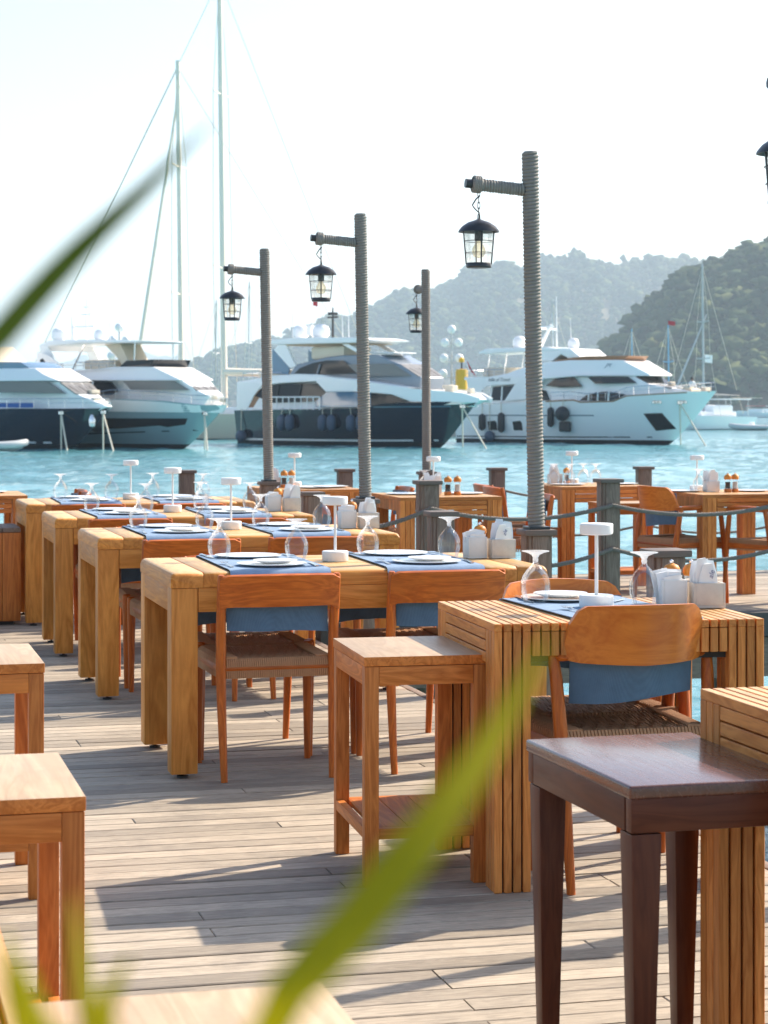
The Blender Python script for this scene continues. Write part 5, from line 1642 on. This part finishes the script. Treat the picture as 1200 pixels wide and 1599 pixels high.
def dinghy(loc, rz, L, label, seats=True, sc_=1.0, occupants=0):
    r = empty('dinghy', (loc[0], loc[1], WATER_Z), rz)
    mb = MB()
    w, t = L*.2, L*.065
    pts = [(-L/2, -w, .35), (L*.12, -w, .36), (L*.32, -w*.7, .42), (L*.43, -w*.3, .50), (L*.46, 0, .53), (L*.43, w*.3, .50), (L*.32, w*.7, .42), (L*.12, w, .36), (-L/2, w, .35)]
    mb.tube(pts, [t*.6, t, t, t*.95, t*.9, t*.95, t, t, t*.6], 10); mb.build('tube', 'rubber', r)
    MB().rings([[(-L*.45, -w, .3), (-L*.45, w, .3), (-L*.45, 0, -.15)], [(L*.2, -w*.9, .3), (L*.2, w*.9, .3), (L*.2, 0, -.12)], [(L*.42, -.05, .4), (L*.42, .05, .4), (L*.42, 0, .2)]]).build('hull', 'gelcoat', r)
    MB().box((-L*.05, 0, .62), (.55, .6, .6)).build('console', 'gelcoat', r, bevel=.1)
    MB().box((-L*.52, 0, .62), (.4, .35, .75)).build('outboard', 'black', r, bevel=.08)
    return tag(r, label, 'dinghy', 'inflatable dinghies')
dinghy((-23.9, 130.5), R(12), 3.8, 'white inflatable dinghy floating below the navy yacht at the left edge')
dinghy((41.2, 238.0), R(165), 4.6, 'grey inflatable dinghy behind the catamaran stern')

def motor_boat(loc, rz, L, label, mat, top):
    r = empty('motor_boat', (loc[0], loc[1], WATER_Z), rz)
    mb = MB(); rings = []
    for q in np.linspace(0, 1, 12):
        w = L*.17*max(.02, 1-max(0, q-.4)**2*2.75)
        x = -L/2+q*L
        rings.append([(x, 0, -.3), (x, -w*.85, .1), (x, -w, .9+.5*q), (x, w, .9+.5*q), (x, w*.85, .1)])
    mb.rings(rings); mb.build('hull', 'gelcoat', r, ang=50)
    MB().box((-L*.05, 0, 1.5), (L*.4, L*.24, .8)).build('cabin', 'gelcoat', r, bevel=.15)
    MB().box((-L*.05, 0, 2.6), (L*.5, L*.28, .10)).build('canopy', mat, r, bevel=.03)
    for sx in (-1, 1):
        for sy in (-1, 1):
            MB().tube([(-L*.05+sx*L*.22, sy*L*.12, 1.0), (-L*.05+sx*L*.22, sy*L*.12, 2.6)], .04, 5).build('canopy_post', 'chrome', r)
    return tag(r, label, 'motorboat', 'small motorboats far across the bay')
motor_boat((84.0, 480.0), R(170), 9, 'distant motorboat with red canopy below the headland at the right', 'red', 1)
motor_boat((92.0, 520.0), R(185), 10, 'distant motorboat with white canopy at the right edge', 'gelcoat', 1)

# the quay behind the yachts, with its globe lamps and yellow mark
q = tag(MB().box((-44, 192.0, WATER_Z+.35), (104, 6, 1.7)).build('quay', 'quaystone', bevel=.1), kind='structure')
def globe_lamp(loc, h, label):
    r = empty('globe_lamp', (loc[0], loc[1], WATER_Z+1.2))
    MB().tube([(0, 0, 0), (0, 0, h)], [.12, .07], 8).build('pole', 'mastgrey', r)
    pos = [(0, h+.3)]
    for k, z in enumerate((h-.9, h-2.3, h-3.7)):
        for s in (-1, 1): pos.append((s*(.62+.08*k), z))
    for x, z in pos:
        if x: MB().tube([(0, 0, z-.45), (x, 0, z-.3)], .04, 5).build('bracket', 'mastgrey', r)
        MB().lathe([(.4*math.sin(a), -.4*math.cos(a)) for a in np.linspace(.05, PI-.05, 10)], 14, (x, 0, z)).build('globe', 'globe', r)
    tag(r, label, 'street lamp', 'globe lamps on the quay')
globe_lamp((6.12, 191.5), 8.2, 'tall quay lamp with seven white globes beside the yellow mark')
globe_lamp((-24.0, 191.5), 8.4, 'tall quay lamp with white globes behind the grey-hulled yacht')
ym = empty('channel_mark', (7.0, 190.5, WATER_Z+1.2))
MB().lathe([(0, 0), (.55, 0), (.55, 3.6), (.50, 3.75), (0, 3.8)], 18, (0, 0, 1.1)).build('tower', 'yellow', ym)
mb = MB()
for k in range(5):
    a = k*2*PI/5; mb.tube([(.5*math.cos(a), .5*math.sin(a), 0), (.5*math.cos(a), .5*math.sin(a), 1.15)], .07, 6)
mb.build('legs', 'yellow', ym).name = 'leg_frame'
MB().tube([(0, 0, 4.85), (0, 0, 5.5)], .08, 6).build('staff', 'black', ym)
MB().lathe([(0, 0), (.25, 0), (.25, .3), (0, .5)], 10, (0, 0, 5.5)).build('top_mark', 'yellow', ym)
tag(ym, 'yellow cylindrical channel mark left of the white yacht', 'navigation mark')

# crew member at the white yacht's bow
def person():
    me = bpy.data.meshes.new('person')
    J = [(0, 0, .95), (0, 0, 1.18), (0, .0, 1.42), (0, .02, 1.52), (0, .03, 1.66),
         (.19, 0, 1.40), (.25, .12, 1.14), (.16, .32, 1.02), (-.19, 0, 1.40), (-.25, .12, 1.14), (-.16, .32, 1.02),
         (.10, 0, .90), (.12, .05, .48), (.12, 0, .05), (.12, .14, .03), (-.10, 0, .90), (-.12, .05, .48), (-.12, 0, .05), (-.12, .14, .03)]
    E = [(0, 1), (1, 2), (2, 3), (3, 4), (2, 5), (5, 6), (6, 7), (2, 8), (8, 9), (9, 10), (0, 11), (11, 12), (12, 13), (13, 14), (0, 15), (15, 16), (16, 17), (17, 18)]
    rad = [.15, .14, .15, .06, .105, .07, .05, .04, .07, .05, .04, .09, .065, .05, .045, .09, .065, .05, .045]
    me.from_pydata(J, E, [])
    o = inst('person', me)
    sk = o.modifiers.new('skin', 'SKIN')
    for v_, r_ in zip(me.skin_vertices[0].data, rad): v_.radius = (r_, r_)
    me.skin_vertices[0].data[0].use_root = True
    sb = o.modifiers.new('sub', 'SUBSURF'); sb.levels = 1; sb.render_levels = 1
    me.materials.append(M('gelcoat'))
    dg = bpy.context.evaluated_depsgraph_get()
    m2 = bpy.data.meshes.new_from_object(o.evaluated_get(dg))
    o.modifiers.clear(); o.data = m2
    m2.materials.clear(); m2.materials.append(M('gelcoat')); m2.materials.append(M('skin')); m2.materials.append(M('black'))
    for p in m2.polygons:
        p.use_smooth = True
        z = p.center.z
        p.material_index = 1 if z > 1.5 else (2 if z < .9 else 0)
    mb = MB().lathe([(.0, 1.80), (.07, 1.79), (.115, 1.73), (.118, 1.66), (.09, 1.64)], 12, (0, .015, 0), caps=False)
    mb.build('hair', 'black', o)
    return o
pr = person()
yb = Vector((20.57, 152.23)); c40, s40 = math.cos(R(40)), math.sin(R(40))
pr.location = (yb.x + 1.9*c40, yb.y - 1.9*s40, WATER_Z+3.05); pr.rotation_euler = (0, 0, R(200))
tag(pr, 'person in a white shirt on the bow of the white yacht', 'person')

# ------------------------------------------------------------------ plants close to the lens
def blade(mb_pts, widths, name, parent, mat, fold=.35, up=(0, 0, 1)):
    P = [Vector(p) for p in mb_pts]
    mb = MB(); rings = []
    n = len(P)
    for i, p in enumerate(P):
        t = (P[min(i+1, n-1)]-P[max(i-1, 0)]).normalized()
        view = Vector((0, 1, 0))
        side = t.cross(view).normalized(); nrm = side.cross(t).normalized()
        w = widths[i]/2; th = .0006
        rings.append([p + side*-w + nrm*w*fold, p + nrm*-th, p + side*w + nrm*w*fold, p + side*w + nrm*(w*fold+th), p + nrm*th, p + side*-w + nrm*(w*fold+th)])
    mb.rings(rings)
    return mb.build(name, mat, parent, ang=60)
def at(px, py, z):   # bearing and range from the photographer's spot
    return Vector(((px-600)/3300*z, z, CAM_Z-(py-632)/3300*z))
def smooth_path(pts, n=14):
    pts = [Vector(p) for p in pts]; out_ = []
    m = len(pts)-1
    for i in range(n):
        f = i/(n-1)*m; k = min(int(f), m-1); g = f-k
        p0, p1, p2, p3 = pts[max(k-1, 0)], pts[k], pts[k+1], pts[min(k+2, m)]
        out_.append(.5*((2*p1)+(p2-p0)*g+(2*p0-5*p1+4*p2-p3)*g*g+(3*p1-p0-3*p2+p3)*g**3))
    return out_
def potted_plant(base, blades, label, mat):
    r = empty('potted_plant', (0, 0, 0))
    MB().lathe([(0, 0), (.12, 0), (.16, .38), (.17, .40), (.14, .40), (.13, .36), (0, .36)], 20, (base.x, base.y, 0)).build('pot', 'stone', r)
    MB().tube([(base.x, base.y, .34), (base.x+.01, base.y, .7), (base.x, base.y, base.z)], [.022, .018, .010], 8).build('stem', 'leafdark', r)
    for pts, wd in blades:
        path = smooth_path([base] + pts, 16)
        n = len(path)
        w = [wd*(.35+.65*min(1, i/5))*max(.03, 1-max(0, (i/(n-1)-.45)/.55)**1.6) for i in range(n)]
        blade(path, w, 'leaf', r, mat)
    tag(r, label, 'plant', 'plants in front of the lens')
b1 = at(330, 2150, .42)
potted_plant(b1, [([at(180, 1780, .36), at(60, 1610, .36), at(40, 1510, .36)], .0070),
                  ([at(400, 1660, .36), at(560, 1440, .36), at(690, 1275, .37), at(790, 1120, .385), at(860, 985, .40)], .0088),
                  ([at(140, 1780, .40), at(40, 1600, .38), at(5, 1455, .38)], .0085),
                  ([at(200, 1780, .42), at(160, 1600, .42), at(205, 1490, .42)], .0065),
                  ([at(220, 1800, .42), at(140, 1600, .43), at(115, 1400, .44)], .0065)], 'blurred yellow-green blades rising from the bottom of the picture', 'leaf')
b2 = at(-520, 1500, .50)
potted_plant(b2, [([at(-160, 720, .50), at(0, 522, .50), at(120, 392, .50), at(230, 290, .51), at(335, 185, .52)], .0070)], 'blurred dark green blade reaching in from the left', 'leafdark')
